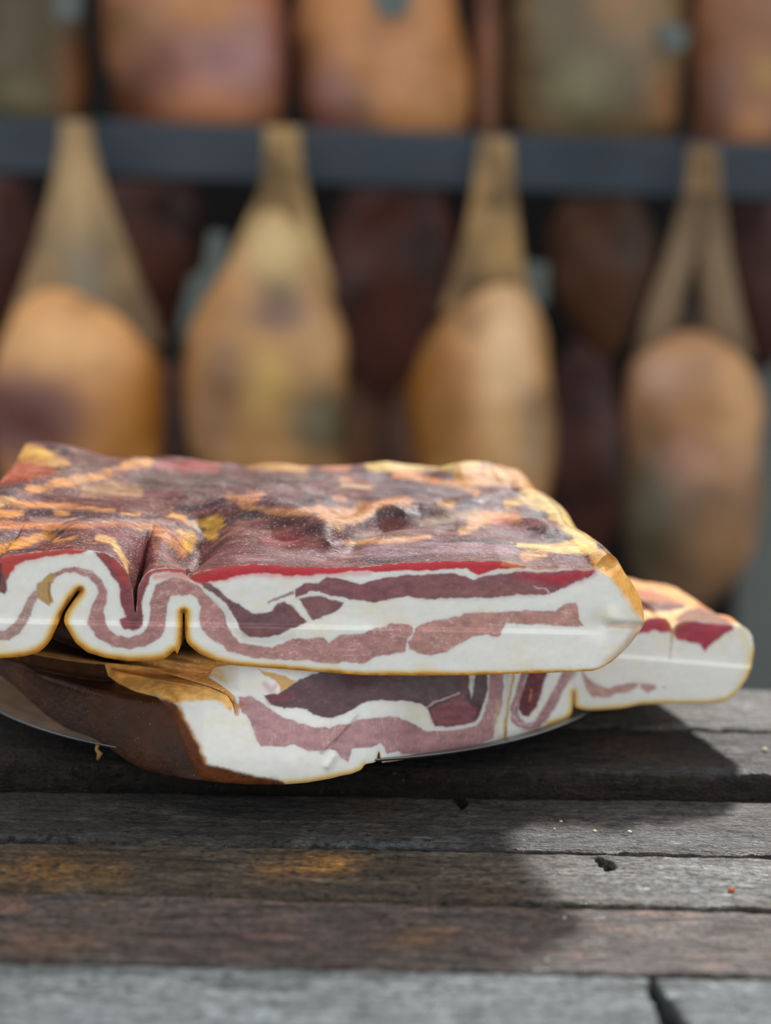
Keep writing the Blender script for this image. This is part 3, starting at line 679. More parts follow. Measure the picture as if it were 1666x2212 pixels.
T_layers = [
    ('s', TA((0, 110, 45), (120, 90, 50), (300, 110, 45), (480, 170, 20)), (236, 184, 108), 4, .95, None),
    ('s', TA((0, 230, 60), (150, 215, 60), (300, 230, 50), (420, 230, 25)), (192, 108, 82), 6, .95, None),
    ('s', TA((0, 310, 35), (200, 290, 30)), (180, 92, 72), 6, .9, None),
    ('s', TA((-60, 400, 30), (20, 400, 30), (150, 370, 25)), P_, 3, .9, None),
    ('s', TA((-60, 470, 30), (0, 470, 28), (80, 450, 18)), (232, 186, 130), 3, .9, None),
    ('s', TA((430, 260, 28), (600, 200, 30), (800, 170, 22)), (136, 112, 100), 4, .9, None),
    ('s', TA((230, 380, 24), (400, 330, 25), (600, 300, 25), (800, 260, 22), (950, 200, 25), (1100, 180, 32)), O_, 3, .95, None),
    ('s', TA((1180, 190, 28), (1350, 200, 32), (1600, 205, 42)), (180, 100, 96), 5, .95, None),
    ('s', TA((850, 250, 20), (1000, 235, 22), (1150, 228, 20)), (118, 68, 64), 3, .9, None),
    ('s', TA((1000, 300, 45), (1200, 310, 60), (1500, 320, 60), (1666, 310, 50)), (98, 82, 70), 5, .9, None),
    ('s', TA((650, 380, 36), (850, 370, 40), (1030, 390, 25)), (190, 152, 116), 5, .9, None),
    ('s', TA((330, 440, 30), (500, 450, 30), (800, 480, 30), (1100, 510, 30), (1300, 560, 20)), M_, 3, .9, None),
    ('s', TA((80, 480, 14), (300, 490, 14), (600, 505, 12), (850, 530, 7)), (226, 160, 104), 2, .95, None),
    ('s', TA((-60, 570, 22), (60, 560, 18), (150, 545, 15)), (226, 160, 98), 2, .95, None),
    ('s', TA((200, 540, 20), (330, 545, 22), (600, 550, 20), (900, 570, 22), (1200, 590, 18)), P_, 3, .9, None),
    ('s', TA((430, 545, 14), (520, 550, 10)), O_, 2, .9, None), ('s', TA((900, 560, 7), (1050, 562, 7)), O_, 2, .9, None),
    ('s', TA((250, 600, 14), (600, 610, 13), (1000, 612, 13), (1300, 630, 13)), (184, 152, 142), 3, .8, None),
    ('s', TA((-60, 640, 26), (100, 640, 22), (300, 640, 20), (500, 650, 12), (900, 640, 10), (1150, 660, 22), (1230, 720, 30), (1330, 800, 34), (1350, 850, 24)), (220, 146, 102), 3, .9, None),
    ('s', TA((-60, 700, 40), (100, 690, 30), (250, 680, 20)), (108, 76, 80), 4, .9, None),
    ('s', TA((600, 690, 24), (800, 680, 40), (950, 720, 60), (1050, 800, 90), (1080, 920, 80)), (132, 74, 74), 5, .95, None),
    ('s', TA((1130, 720, 10), (1180, 820, 12), (1170, 920, 8)), (196, 128, 96), 3, .7, None),
    ('s', TA((-60, 830, 24), (0, 815, 24), (150, 770, 25), (300, 730, 22), (420, 720, 16)), (230, 160, 86), 3, .95, None),
    ('s', TA((420, 770, 10), (560, 730, 8)), (224, 160, 90), 2, .8, None),
    ('s', TA((300, 800, 24), (500, 775, 28), (700, 765, 30), (820, 795, 18)), (122, 60, 50), 3, .9, None),
    ('s', TA((740, 735, 16), (850, 755, 18), (880, 830, 17), (930, 920, 14), (942, 990, 9)), (238, 192, 130), 2.5, .95, None),
    ('s', TA((1330, 680, 18), (1420, 740, 40), (1400, 800, 34)), (226, 170, 84), 3, .95, None),
    ('s', TA((1280, 570, 10), (1380, 590, 13), (1430, 640, 8)), (228, 168, 100), 2, .9, None),
    # middle
    ('s', TB((0, 280, 45), (300, 260, 40), (600, 230, 40), (900, 210, 40), (1050, 190, 30)), (112, 92, 88), 5, .9, None),
    ('s', TB((0, 130, 40), (150, 130, 32)), (176, 92, 86), 5, .9, None),
    ('s', TB((500, 100, 36), (700, 105, 36), (900, 145, 20)), (206, 162, 104), 5, .9, None),
    ('s', TB((1050, 120, 30), (1180, 115, 40)), (202, 142, 112), 5, .9, None),
    ('s', TB((300, 440, 22), (500, 480, 30), (700, 520, 30), (900, 560, 35), (1050, 630, 30)), (92, 66, 66), 4, .9, None),
    ('s', TB((600, 690, 34), (760, 680, 46), (860, 690, 36)), (168, 88, 88), 7, .8, None),
    ('s', TB((110, 570, 26), (170, 560, 36), (240, 555, 42), (200, 630, 34)), (224, 172, 84), 3, .95, None),
    ('s', TB((90, 560, 16), (150, 530, 12)), (132, 82, 40), 3, .9, None),
    ('s', TB((330, 350, 18), (400, 380, 24), (560, 350, 20), (480, 400, 18)), (206, 144, 108), 3, .9, None),
    ('s', TB((430, 430, 11), (600, 450, 13), (750, 480, 15), (900, 460, 20), (1000, 440, 22)), (206, 152, 112), 2.5, .9, None),
    ('s', TB((600, 400, 20), (800, 402, 20), (950, 412, 18)), (96, 76, 80), 3, .9, None),
    ('s', TB((900, 360, 22), (1050, 370, 22), (1150, 390, 16)), (92, 74, 78), 3, .9, None),
    ('s', TB((1130, 360, 14), (1200, 372, 16)), (206, 150, 118), 2.5, .9, None),
    ('s', TB((1000, 460, 25), (1100, 490, 45), (1250, 510, 50), (1350, 460, 44), (1450, 430, 30), (1620, 415, 20)), (208, 152, 106), 3.5, .95, None),
    ('s', TB((1100, 560, 24), (1170, 590, 20)), (190, 150, 112), 4, .85, None),
    ('s', TB((1180, 230, 15), (1300, 222, 13)), (206, 152, 120), 3, .9, None), ('s', TB((1180, 278, 8), (1420, 285, 8)), (226, 190, 144), 2, .9, None),
    ('s', TB((1280, 200, 25), (1450, 190, 30), (1600, 260, 30)), (104, 78, 86), 4, .9, None),
    ('s', TB((1380, 370, 30), (1500, 340, 30), (1666, 320, 40)), (92, 72, 78), 4, .9, None),
    ('s', TB((1250, 600, 18), (1350, 560, 18), (1500, 470, 30), (1640, 480, 36)), (76, 62, 66), 3, .9, None),
    ('s', TB((1350, 630, 28), (1500, 620, 28), (1660, 610, 28)), (140, 98, 88), 4, .9, None),
    ('s', TB((1220, 700, 11), (1350, 690, 13), (1666, 678, 11)), (218, 164, 116), 2.5, .95, None),
    ('s', TB((1190, 660, 18), (1180, 640, 10)), (70, 46, 36), 3, .9, None), ('s', TB((1230, 672, 12), (1280, 640, 14)), (150, 104, 66), 3, .8, None),
    ('s', TB((60, 560, 9), (120, 610, 9)), (222, 206, 196), 3, .7, None), ('s', TB((1130, 705, 9), (1180, 700, 9)), (210, 200, 198), 3, .7, None),
    ('s', TB((400, 830, 18), (700, 800, 36), (1000, 795, 48), (1300, 775, 48), (1666, 755, 48)), (156, 120, 120), 5, .85, None),
    ('s', TB((1000, 850, 13), (1150, 852, 10)), (150, 72, 78), 5, .7, None),
    ('s', TB((80, 850, 60), (250, 790, 40), (420, 740, 30)), (142, 92, 92), 6, .7, None),
    # right end
    ('s', TC((0, 85, 28), (300, 88, 32), (620, 85, 30)), Y_, 4, .95, None),
    ('s', TC((330, 140, 11), (420, 142, 13)), (120, 104, 112), 3, .8, None),
    ('s', TC((150, 150, 18), (350, 190, 14), (520, 212, 12), (640, 260, 10)), (226, 152, 96), 3, .9, None),
    ('s', TC((560, 160, 40), (700, 150, 55), (850, 150, 45), (980, 190, 45), (1080, 250, 45)), (224, 166, 108), 5, .95, None),
    ('s', TC((940, 280, 30), (1050, 330, 40), (1150, 400, 42), (1230, 480, 42), (1300, 560, 46)), (240, 206, 138), 5, .97, None),
    ('s', TC((50, 250, 45), (250, 240, 45), (450, 240, 35), (600, 270, 20)), (94, 74, 80), 4, .9, None),
    ('s', TC((0, 360, 24), (120, 320, 18), (220, 320, 24)), (214, 150, 110), 3, .9, None), ('s', TC((420, 330, 14), (500, 330, 16)), (206, 160, 104), 3, .85, None),
    ('s', TC((80, 390, 34), (180, 370, 24)), (98, 82, 84), 4, .9, None), ('s', TC((230, 410, 20), (330, 380, 24), (430, 370, 14)), (76, 64, 68), 3, .9, None),
    ('s', TC((330, 440, 16), (500, 410, 14), (620, 380, 12)), (186, 166, 140), 4, .7, None),
    ('s', TC((540, 340, 28), (680, 312, 24), (800, 290, 18), (850, 262, 15), (920, 278, 9)), (84, 64, 78), 3, .95, None),
    ('s', TC((820, 335, 14), (900, 312, 13)), (226, 172, 74), 2.5, .9, None),
    ('s', TC((620, 425, 30), (800, 400, 28), (880, 410, 20)), (218, 158, 108), 4, .9, None), ('s', TC((540, 490, 16), (640, 470, 12)), (220, 170, 120), 3, .85, None),
    ('s', TC((750, 440, 16), (850, 440, 11)), (190, 110, 100), 4, .8, None),
    ('s', TC((900, 372, 11), (980, 382, 21), (1050, 390, 17)), (72, 58, 68), 2.5, .95, None),
    ('s', TC((1050, 425, 7), (1150, 462, 8)), (120, 74, 80), 2, .9, None),
    ('s', TC((400, 490, 20), (480, 462, 20)), (152, 136, 132), 4, .8, None),
    ('s', TC((700, 500, 16), (850, 510, 20), (1000, 535, 22)), (134, 108, 112), 4, .85, None),
    ('s', TC((950, 475, 9), (1050, 487, 12), (1150, 512, 20), (1190, 532, 15)), (66, 46, 56), 2.5, .95, None),
    ('s', TC((0, 500, 28), (100, 490, 24)), (136, 94, 88), 4, .8, None),
    ('s', TC((0, 550, 10), (200, 540, 11), (350, 530, 8)), (218, 162, 118), 2.5, .9, None),
    ('s', TC((0, 600, 38), (300, 590, 38), (600, 592, 38), (850, 605, 34)), (154, 122, 126), 5, .85, None),
    ('s', TC((900, 580, 9), (1050, 590, 14), (1200, 590, 28), (1320, 600, 30)), (242, 206, 140), 3, .95, None),
    ('s', TC((930, 650, 22), (1050, 625, 16)), (222, 164, 112), 4, .9, None), ('s', TC((830, 690, 14), (900, 702, 8)), (222, 150, 70), 3, .9, None),
    ('s', TC((1110, 645, 13), (1200, 665, 20), (1310, 702, 12)), (128, 96, 100), 3, .95, None),
    ('s', TC((1380, 650, 40), (1420, 720, 50), (1510, 780, 50)), (222, 164, 84), 5, .95, None),
]
nz = fbm(PB[:, 0] * 55, PB[:, 1] * 190, seed=51, octaves=4); nz2 = fbm(PB[:, 0] * 20, PB[:, 1] * 60, seed=52, octaves=3)
tcol = np.tile(lin((122, 78, 76)), (len(PB), 1))
tcol = mixc(tcol, lin((88, 66, 70)), sstep(0, .5, nz2)); tcol = mixc(tcol, lin((170, 112, 100)), sstep(.15, .6, nz) * .6)
def paint_top(px, P, col, layers, seed):
    """soft patches whose edges break up into fibres that run along the muscle"""
    X, Y = P[:, 0], P[:, 1]
    Q = px + np.stack([10 * fbm(X * 60, Y * 160, seed=seed, octaves=4), 3.0 * fbm(X * 75, Y * 120, seed=seed + 1, octaves=4)], 1)
    fib = fbm(X * 60, Y * 430, seed=seed + 2, octaves=4); blot = fbm(X * 170, Y * 300, seed=seed + 3, octaves=3)
    for i, (kind, pts, c, fe, op, k) in enumerate(layers):
        xy = np.array([p[:2] for p in pts])
        sel = (Q[:, 0] > xy[:, 0].min() - 50) & (Q[:, 0] < xy[:, 0].max() + 50) & (Q[:, 1] > xy[:, 1].min() - 40) & (Q[:, 1] < xy[:, 1].max() + 40)
        if not sel.any(): continue
        light = sum(c) > 420
        rr = np.mean([p[2] for p in pts])
        q = [(p[0], p[1], p[2] * (1.3 if light else 1.05) + (0.8 if light else 0)) for p in pts]
        d = sd_stroke(Q[sel], q)
        amp = min(9.0, 2.5 + 0.55 * rr)
        sg = 1 if i % 2 else -1
        a_ = sstep(fe + 1.5, -fe - 1.5, d + amp * (0.75 * sg * fib[sel] + 0.6 * blot[sel])) * op * (0.80 + 0.25 * fib[sel] * -sg)
        cc = lin(c)[None, :] * (1 + (0.30 * blot[sel] + 0.22 * fib[sel])[:, None] * np.array([0.8, 1.1, 1.4]))
        a_ = np.clip(a_, 0, 1)[:, None]
        col[sel] = col[sel] * (1 - a_) + cc * a_
    return np.clip(col, 0.003, 1)
tcol = paint_top(pxB, PB, tcol, T_layers, 23)
# thin pale fibres across the left half
f2 = np.abs(fbm(PB[:, 0] * 34 + PB[:, 1] * 60, PB[:, 1] * 300, seed=29, octaves=3))
tcol = mixc(tcol, lin((216, 158, 118)), sstep(0.06, 0.0, f2) * 0.55 * sstep(700, 300, pxB[:, 0]) * sstep(-.2, .3, nz2))
st1 = fbm(PB[:, 0] * 70, PB[:, 1] * 420, seed=53, octaves=4)
lum = tcol.mean(1, keepdims=True)
tcol = np.clip(lum + (tcol - lum) * 1.15, 0.004, 1)
tcol *= (np.interp(lum[:, 0], [0.06, 0.3], [0.60, 0.84]) * (1 + 0.42 * st1 + 0.15 * nz))[:, None]
tcol = mixc(tcol, lin((206, 150, 104)), sstep(.32, .55, fbm(PB[:, 0] * 40, PB[:, 1] * 260, seed=58, octaves=4)) * .12)
rcol = np.tile(lin((176, 116, 46)), (len(PB), 1))
rcol = mixc(rcol, lin((122, 72, 28)), sstep(-.2, .5, nz2)); 
right_skin = sstep(1280, 1320, np.tile(uo[:, 0], nR))
tmask = np.tile(is_top, nR)
bcol = np.where(tmask[:, None], tcol, rcol)
bcol = np.clip(np.where((~tmask & (np.tile(uo[:, 0], nR) > 1290))[:, None], lin((206, 150, 76)), bcol), 0.003, 1)
i0 = np.arange(nR - 1)[:, None] * nL + np.arange(nL)[None, :]
i1 = np.arange(nR - 1)[:, None] * nL + (np.arange(nL)[None, :] + 1) % nL
Q = np.stack([i0, i1, i1 + nL, i0 + nL], -1)
top_cols = np.arange(nL) < nt_ - 1
Qt = Q[:, top_cols].reshape(-1, 4); Qb = Q[:, ~top_cols].reshape(-1, 4)
sub_mesh('dried_top', PB, Qt, slice(None), bcol, M_TOP, upper)
sub_mesh('rind', PB, Qb, slice(None), bcol, M_RIND, upper)
# far end
lastring = PB[-nL:]
inner = lastring.copy(); c0 = lastring.mean(0)
cap_v = [lastring]; 
for k, (f, dy) in enumerate([(0.93, 0.006), (0.8, 0.010), (0.5, 0.013)]):
    q = lastring.copy(); q[:, 2] = c0[2] + (q[:, 2] - c0[2]) * f; q[:, 0] = c0[0] + (q[:, 0] - c0[0]) * (1 - (1 - f) * 0.1); q[:, 1] += dy
    cap_v.append(q)
ctr = lastring.copy(); ctr[:, 2] = c0[2]; ctr[:, 1] += 0.0135; cap_v.append(ctr)
CV = np.concatenate(cap_v)
j0 = np.arange(len(cap_v) - 1)[:, None] * nL + np.arange(nL)[None, :]; j1 = np.arange(len(cap_v) - 1)[:, None] * nL + (np.arange(nL)[None, :] + 1) % nL
CQ = np.stack([j0, j1, j1 + nL, j0 + nL], -1).reshape(-1, 4)
new_mesh('far_end', CV, CQ, np.concatenate([bcol[-nL:]] + [np.tile(lin((214, 160, 96)), (nL, 1))] * (len(cap_v) - 1)), M_TOP, upper)

# ---------- lower belly
lower = thing('smoked_pork_belly', 'smoked pork belly slumped over the metal plate, brown rind at its end', 'bacon', (0.0, 0.09, 0.02))
Lt = [(226, 1433), (262, 1434), (300, 1438), (360, 1447), (393, 1465), (423, 1475), (461, 1488), (491, 1503), (503, 1521), (508, 1543), (514, 1524), (501, 1498), (475, 1478), (450, 1463), (463, 1442), (511, 1434), (562, 1434), (640, 1428), (740, 1424), (900, 1418), (1000, 1410), (1100, 1402), (1240, 1390), (1330, 1370), (1372, 1352)] \
    + D((860, 575), (900, 550), (960, 546), (1010, 552), (1036, 585), (1046, 620), (1056, 600), (1090, 575), (1180, 564), (1240, 568), (1300, 580), (1380, 590), (1432, 590), (1450, 600), (1500, 600), (1540, 630), (1562, 664))
Lb = D((1576, 750), (1560, 860), (1530, 940), (1480, 1010), (1440, 1052), (1400, 1084), (1300, 1098), (1100, 1100), (960, 1103), (840, 1106), (780, 1120), (720, 1131), (640, 1138), (560, 1142)) \
    + G((1560, 352), (1502, 338), (1488, 330), (1484, 300), (1483, 240), (1480, 224), (1477, 240), (1475, 300), (1470, 360), (1450, 398), (1410, 420), (1350, 440), (1200, 492), (1100, 532), (1050, 545), (1032, 540), (1016, 546), (1000, 558), (900, 582), (800, 602), (620, 642), (450, 664), (300, 690), (225, 700), (200, 704), (190, 670), (184, 625), (176, 640), (166, 690), (150, 702), (90, 712), (62, 750), (0, 776)) \
    + E((1500, 1014), (1400, 1040), (1200, 1074), (1000, 1090), (700, 1088), (500, 1075), (330, 1060)) + [(425, 1668), (410, 1640), (396, 1605), (380, 1565), (364, 1532), (340, 1506), (292, 1494), (256, 1476), (234, 1460)]
Lt = resample(Lt, 3.0, 0.8); Lb = resample(Lb, 3.0, 0.9)
l_loop = np.concatenate([Lt, Lb, resample([Lb[-1], Lt[0]], 3.0, 0)[1:-1]])
YX = np.array([(-200, 0.02), (200, 0.012), (440, -0.013), (600, -0.019), (700, -0.016), (790, -0.005), (906, 0.019), (1019, 0.034), (1094, 0.049), (1149, 0.063), (1238, 0.087), (1400, 0.097), (1630, 0.112)])
def yL(px):
    x, y = px[:, 0], px[:, 1]
    base = np.interp(x, YX[:, 0], YX[:, 1])
    fl = [(200, 1400), (520, 1400), (520, 1500), (470, 1506), (420, 1508), (385, 1516), (350, 1522), (200, 1522)]
    d = sd_poly(px, fl)
    base = base + 0.026 * sstep(2, -95, d) + 0.014 * sstep(1680, 1450, y) * sstep(880, 760, x)
    base = base + 0.0022 * sstep(4, -4, y - (1417 + (x - 1340) * 0.085)) * sstep(1250, 1330, x)
    base = base + 0.00025 * fbm(x / 80, y / 40, seed=15, octaves=2)
    base = base - 0.0016 * np.exp(-(d_line(px, E((1330, 800), (1480, 650), (1620, 490))) / 5) ** 2)
    base = base - 0.0016 * np.exp(-(d_line(px, E((1380, 930), (1440, 840))) / 9) ** 2)
    base = base + 0.0025 * np.exp(-(d_line(px, [(1095, 1460), (1092, 1520), (1090, 1592)]) / 5) ** 2)
    base = base + 0.004 * sstep(1530, 1440, y) * sstep(560, 640, x) * sstep(1090, 1030, x)
    return base
LP = (178, 130, 132)
L_layers = [
    ('p', E((620, 350), (700, 330), (790, 380), (840, 400), (920, 470), (1000, 520), (1100, 550), (1200, 580), (1270, 600), (1340, 590), (1400, 605), (1470, 570), (1560, 570), (1640, 530))
          + G((60, 410), (200, 400), (300, 395), (360, 420), (420, 450), (500, 490), (600, 490), (740, 480), (840, 450), (880, 380), (905, 280), (930, 40), (1020, 40), (1005, 300), (965, 440), (945, 530), (860, 580), (760, 612), (620, 645), (460, 660), (400, 645), (340, 645), (300, 622), (240, 645), (215, 600), (190, 570), (120, 600), (40, 600))
          + E((1590, 790), (1560, 900), (1500, 860), (1440, 800), (1400, 780), (1300, 800), (1220, 805), (1150, 770), (1100, 745), (1000, 765), (900, 755), (810, 765), (780, 720), (750, 640), (720, 560), (690, 490), (650, 470), (630, 420)), LP, 2.2, .95, 2),
    ('p', E((840, 330), (960, 310), (1060, 240), (1140, 190), (1260, 140), (1500, 60)) + G((300, -20), (900, -20), (905, 200), (880, 290), (850, 390), (820, 430), (740, 450), (640, 460), (560, 455), (530, 400), (500, 335), (440, 305), (380, 288), (250, 290), (150, 285), (60, 310), (0, 350))
          + E((1500, 490), (1420, 515), (1330, 510), (1260, 490), (1200, 450), (1120, 430), (1000, 435), (900, 410)), (80, 46, 53), 2.2, .96, 3),  # dark lean, deepened in colour for the shade under the upper belly
    ('s', E((900, 370, 30), (1000, 330, 30), (1080, 310, 20)), (124, 52, 64), 8, .8, None),
    ('p', G((520, 345), (640, 290), (740, 250), (800, 320), (840, 340), (820, 425), (740, 448), (640, 458), (562, 450), (535, 400)), (146, 88, 94), 5, .9, 4),
    ('s', G((490, 330, 6), (600, 280, 5), (710, 240, 7)), (206, 180, 180), 2, .85, None),
    ('p', G((782, 40), (830, 40), (822, 160), (798, 275), (782, 200)), (226, 222, 208), 2.5, .95, None),
    ('s', G((740, 60, 20), (740, 160, 22), (755, 240, 14)), (120, 74, 66), 6, .7, None),
    # white band between the two lean layers stays fat; orange fibre at the fat flap
    ('p', E((790, 100), (900, 130), (1040, 170), (1110, 200), (1070, 240), (980, 290), (960, 240), (930, 200), (860, 160)), (212, 158, 76), 3, .9, None),
    ('s', E((300, 110, 40), (420, 110, 46), (520, 200, 16)), (226, 200, 150), 7, .9, None),
    ('s', E((640, 400, 22), (610, 440, 18), (600, 490, 14)), (196, 110, 62), 5, .85, None),
    ('s', E((560, 340, 16), (580, 400, 14)), (150, 66, 36), 4, .85, None),
    ('s', E((840, 230, 20), (900, 290, 26), (930, 240, 16)), (214, 172, 176), 5, .7, None),
    # fold by the plate rim
    ('s', G((1180, 20, 14), (1140, 130, 18), (1110, 250, 22), (1082, 350, 26), (1092, 420, 28), (1150, 462, 20), (1230, 450, 25), (1290, 380, 30), (1345, 290, 34), (1390, 200, 28), (1440, 100, 36), (1440, 30, 36)), (170, 126, 128), 2.2, .95, 5),
    ('p', G((1185, 20), (1310, 20), (1300, 110), (1272, 200), (1250, 280), (1220, 350), (1180, 395), (1140, 385), (1116, 340), (1126, 260), (1160, 160)), (106, 44, 52), 2.4, .97, 6),
    ('s', G((1195, 220, 6), (1190, 290, 8)), (200, 140, 110), 2, .7, None),
    ('s', G((1100, 300, 5), (1070, 380, 5), (1110, 440, 5), (1180, 455, 5), (1250, 400, 4)), (226, 208, 204), 2, .6, None),
    ('s', G((1480, 60, 30), (1450, 130, 28)), (196, 160, 140), 8, .7, None),
    ('s', G((1480, 225, 10), (1478, 350, 12)), (182, 120, 48), 5, .9, None),
    ('s', G((1085, 40, 10), (1075, 140, 9), (1050, 260, 9), (1030, 400, 10), (1012, 550, 10)), (226, 196, 140), 4, .95, None),
    ('s', G((1092, 40, 2.5), (1080, 140, 2.5), (1052, 260, 2.5), (1034, 400, 3), (1020, 545, 4)), (150, 104, 50), 2, .9, None),
    ('s', G((980, 300, 14), (960, 440, 12), (985, 540, 14)), (226, 196, 160), 8, .6, None),
    # right end
    ('p', G((1530, 60), (1570, 140), (1666, 205)) + D((540, 950), (570, 980), (640, 1000), (700, 980), (800, 965), (838, 975), (820, 1000), (760, 1030), (690, 1035), (640, 1065), (540, 1060), (500, 1010), (478, 960), (460, 880)), (190, 142, 132), 2.5, .9, 7),
    ('p', D((850, 970), (930, 980), (940, 1005), (890, 1032), (845, 1002)), (190, 144, 136), 2, .9, 8),
    ('s', D((990, 990, 4), (1005, 998, 5)), (150, 130, 110), 2, .8, None),
    ('p', D((820, 540), (900, 548), (1005, 550), (1035, 590), (1040, 632), (1000, 642), (930, 632), (860, 642), (820, 650)), (182, 48, 66), 2.2, .95, 9),
    ('p', D((1064, 610), (1100, 576), (1180, 566), (1300, 584), (1430, 594), (1440, 625), (1400, 650), (1330, 690), (1290, 730), (1262, 762), (1240, 740), (1220, 715), (1150, 705), (1080, 690), (1060, 660)), (170, 42, 66), 2.2, .96, 10),
    ('s', D((1000, 560, 12), (1030, 590, 14), (1044, 640, 10)), (186, 100, 36), 4, .9, None),
    ('s', D((1066, 640, 12), (1090, 596, 14), (1160, 572, 8)), (166, 92, 30), 4, .85, None),
    ('s', D((1050, 650, 8), (1042, 720, 4), (1036, 820, 3)), (206, 150, 80), 3, .9, None),
    ('s', D((1500, 640, 30), (1545, 760, 24), (1530, 880, 24), (1480, 980, 20)), (240, 222, 176), 12, .6, None),
    # orange flap of rind at the folded end
    ('p', [(210, 1420), (300, 1428), (365, 1440), (396, 1462), (430, 1474), (465, 1488), (494, 1504), (505, 1524), (500, 1536), (470, 1514), (430, 1512), (400, 1516), (372, 1520), (340, 1506), (280, 1496), (226, 1470)], (244, 188, 106), 5, 1, 20),
    ('p', [(372, 1516), (392, 1536), (412, 1576), (432, 1616), (446, 1648), (470, 1655), (511, 1667), (562, 1677), (612, 1687), (640, 1720), (200, 1720), (200, 1480), (290, 1497), (345, 1507)], (96, 50, 22), 5, 1, 21),
    ('s', E((20, 290, 16), (80, 360, 14), (150, 520, 10), (230, 660, 10), (300, 790, 10), (330, 900, 10)), (206, 132, 40), 7, .7, None),
]
V, T = fill_face(l_loop, 2.4)
base = np.tile(FATC, (len(V), 1)); fn = fbm(V[:, 0] / 60, V[:, 1] / 40, seed=4, octaves=3)
base = mixc(base, lin((240, 230, 200)), sstep(0, .7, fn) * .5)
col, cls = paint_layers(V, base, L_layers, seed=15)
col = marble(V, col, cls, [2, 5, 7], amt=0.7, sx=8, sy=44, seed=64)
col = marble(V, col, cls, [3, 4, 6, 9, 10], tone=(166, 110, 112), amt=0.25, seed=95)
d_r = d_line(V, Lb[::3])
x_ = V[:, 0]
wr = np.where(x_ > 1180, 0.8, np.where(x_ > 790, 0.25, 0.9))
rb = rind_band(V, col, d_r / wr, tone1=np.array((224, 178, 104)), tone2=(234, 200, 132), tone3=(240, 224, 178))
col = np.where(np.isin(cls, (20, 21))[:, None], col, rb)
nflap = fbm(V[:, 0] / 16, V[:, 1] / 10, seed=19, octaves=4)
col *= np.where(np.isin(cls, (20, 21)), 1 + .25 * nflap, 1)[:, None]
d_all = np.abs(sd_poly(V, l_loop[::2]))
PL = at_y(V[:, 0], V[:, 1], yL(V) + 0.0007 * np.exp(-d_all / 3.5))
tri_cls = np.array([np.bincount(c).argmax() for c in cls[T]])
for k in np.unique(tri_cls):
    nm = {0: 'fat_layer', 20: 'rind_flap', 21: 'rind_edge'}.get(k, 'lean_layer')
    mt = M_FAT if k == 0 else M_RIND if k in (20, 21) else M_LEAN
    sub_mesh(nm, PL, T, tri_cls == k, col, mt, lower)
lo = l_loop; P0 = at_y(lo[:, 0], lo[:, 1], yL(lo) + 0.0007)
nlt = len(Lt); is_top = np.zeros(len(lo), bool); is_top[:nlt] = True
L_L = 0.17
S = np.concatenate([np.linspace(0, 0.02, 12)[:-1], np.linspace(0.02, L_L, 70)])
wl = sstep(560, 430, lo[:, 0])
rows = []
for s in S:
    P = P0.copy(); u = s / L_L
    P[:, 1] += s * (1 - np.clip(P0[:, 1], 0, .1) * 2)
    P[:, 0] -= wl * 0.128 * (s / 0.100) ** 0.66
    wr_ = sstep(0.10, 0.17, P0[:, 0])
    P[:, 0] -= wr_ * 0.030 * u
    top = is_top
    P[top, 2] = np.minimum(P0[top, 2], 0.0655 + 0.017 * u) + (0.002 * u + 0.0022 * fbm(P[top, 0] * 40, P[top, 1] * 60, seed=71, octaves=3) * sstep(0, .02, s)) * wr_[top]
    under = 0.020 + (-P[:, 0] - 0.10).clip(0, 1) * 0.10
    bt = ~top
    P[bt, 2] = P0[bt, 2] + (np.maximum(P0[bt, 2], 0.0205) - P0[bt, 2]) * np.where(wl[bt] > 0.02, sstep(0.012, 0.032, s), sstep(0.0, 0.011, s)) + wl[bt] * 0.014 * sstep(0.035, 0.09, s)
    if u > 0.75:
        k = (u - .75) / .25
        P[:, 2] = 0.045 + (P[:, 2] - 0.045) * (1 - .5 * k ** 2)
    rows.append(P)
R = np.array(rows); nR, nL = R.shape[:2]; PB = R.reshape(-1, 3); pxB = project(PB)
nz2 = fbm(PB[:, 0] * 30, PB[:, 1] * 50, PB[:, 2] * 50, seed=81, octaves=4)
tcol = np.tile(lin((226, 166, 92)), (len(PB), 1))
tcol = mixc(tcol, lin((206, 120, 62)), sstep(0, .6, nz2) * .6)
TR = Crop(1330, 1230, 5.05)
tcol, _ = paint_layers(pxB, tcol, [
    ('s', TR((230, 240, 30), (400, 290, 60), (600, 360, 50), (720, 400, 30)), (176, 92, 52), 5, .9, None),
    ('s', TR((200, 330, 50), (300, 390, 60), (500, 420, 55), (720, 415, 35)), (108, 62, 60), 3.5, .95, None),
    ('s', TR((350, 480, 30), (500, 490, 26), (620, 480, 20), (780, 430, 12)), (236, 198, 142), 3, .95, None),
    ('p', TR((640, 530), (720, 480), (800, 440), (920, 410), (1050, 440), (1150, 500), (1240, 560), (1285, 620), (1250, 650), (1100, 640), (950, 600), (820, 580), (700, 600)), (132, 78, 44), 3, .95, None),
    ('s', TR((950, 440, 26), (1100, 500, 24), (1200, 560, 16)), (146, 88, 66), 5, .8, None),
    ('s', TR((900, 390, 16), (1050, 420, 22), (1200, 500, 22), (1270, 570, 12)), (206, 118, 46), 4, .9, None),
    ('s', TR((1350, 640, 60), (1440, 720, 60)), (236, 206, 150), 8, .9, None),
], warp=2.0, seed=33)
tcol *= (1 + .3 * fbm(PB[:, 0] * 120, PB[:, 1] * 200, seed=84, octaves=4))[:, None]
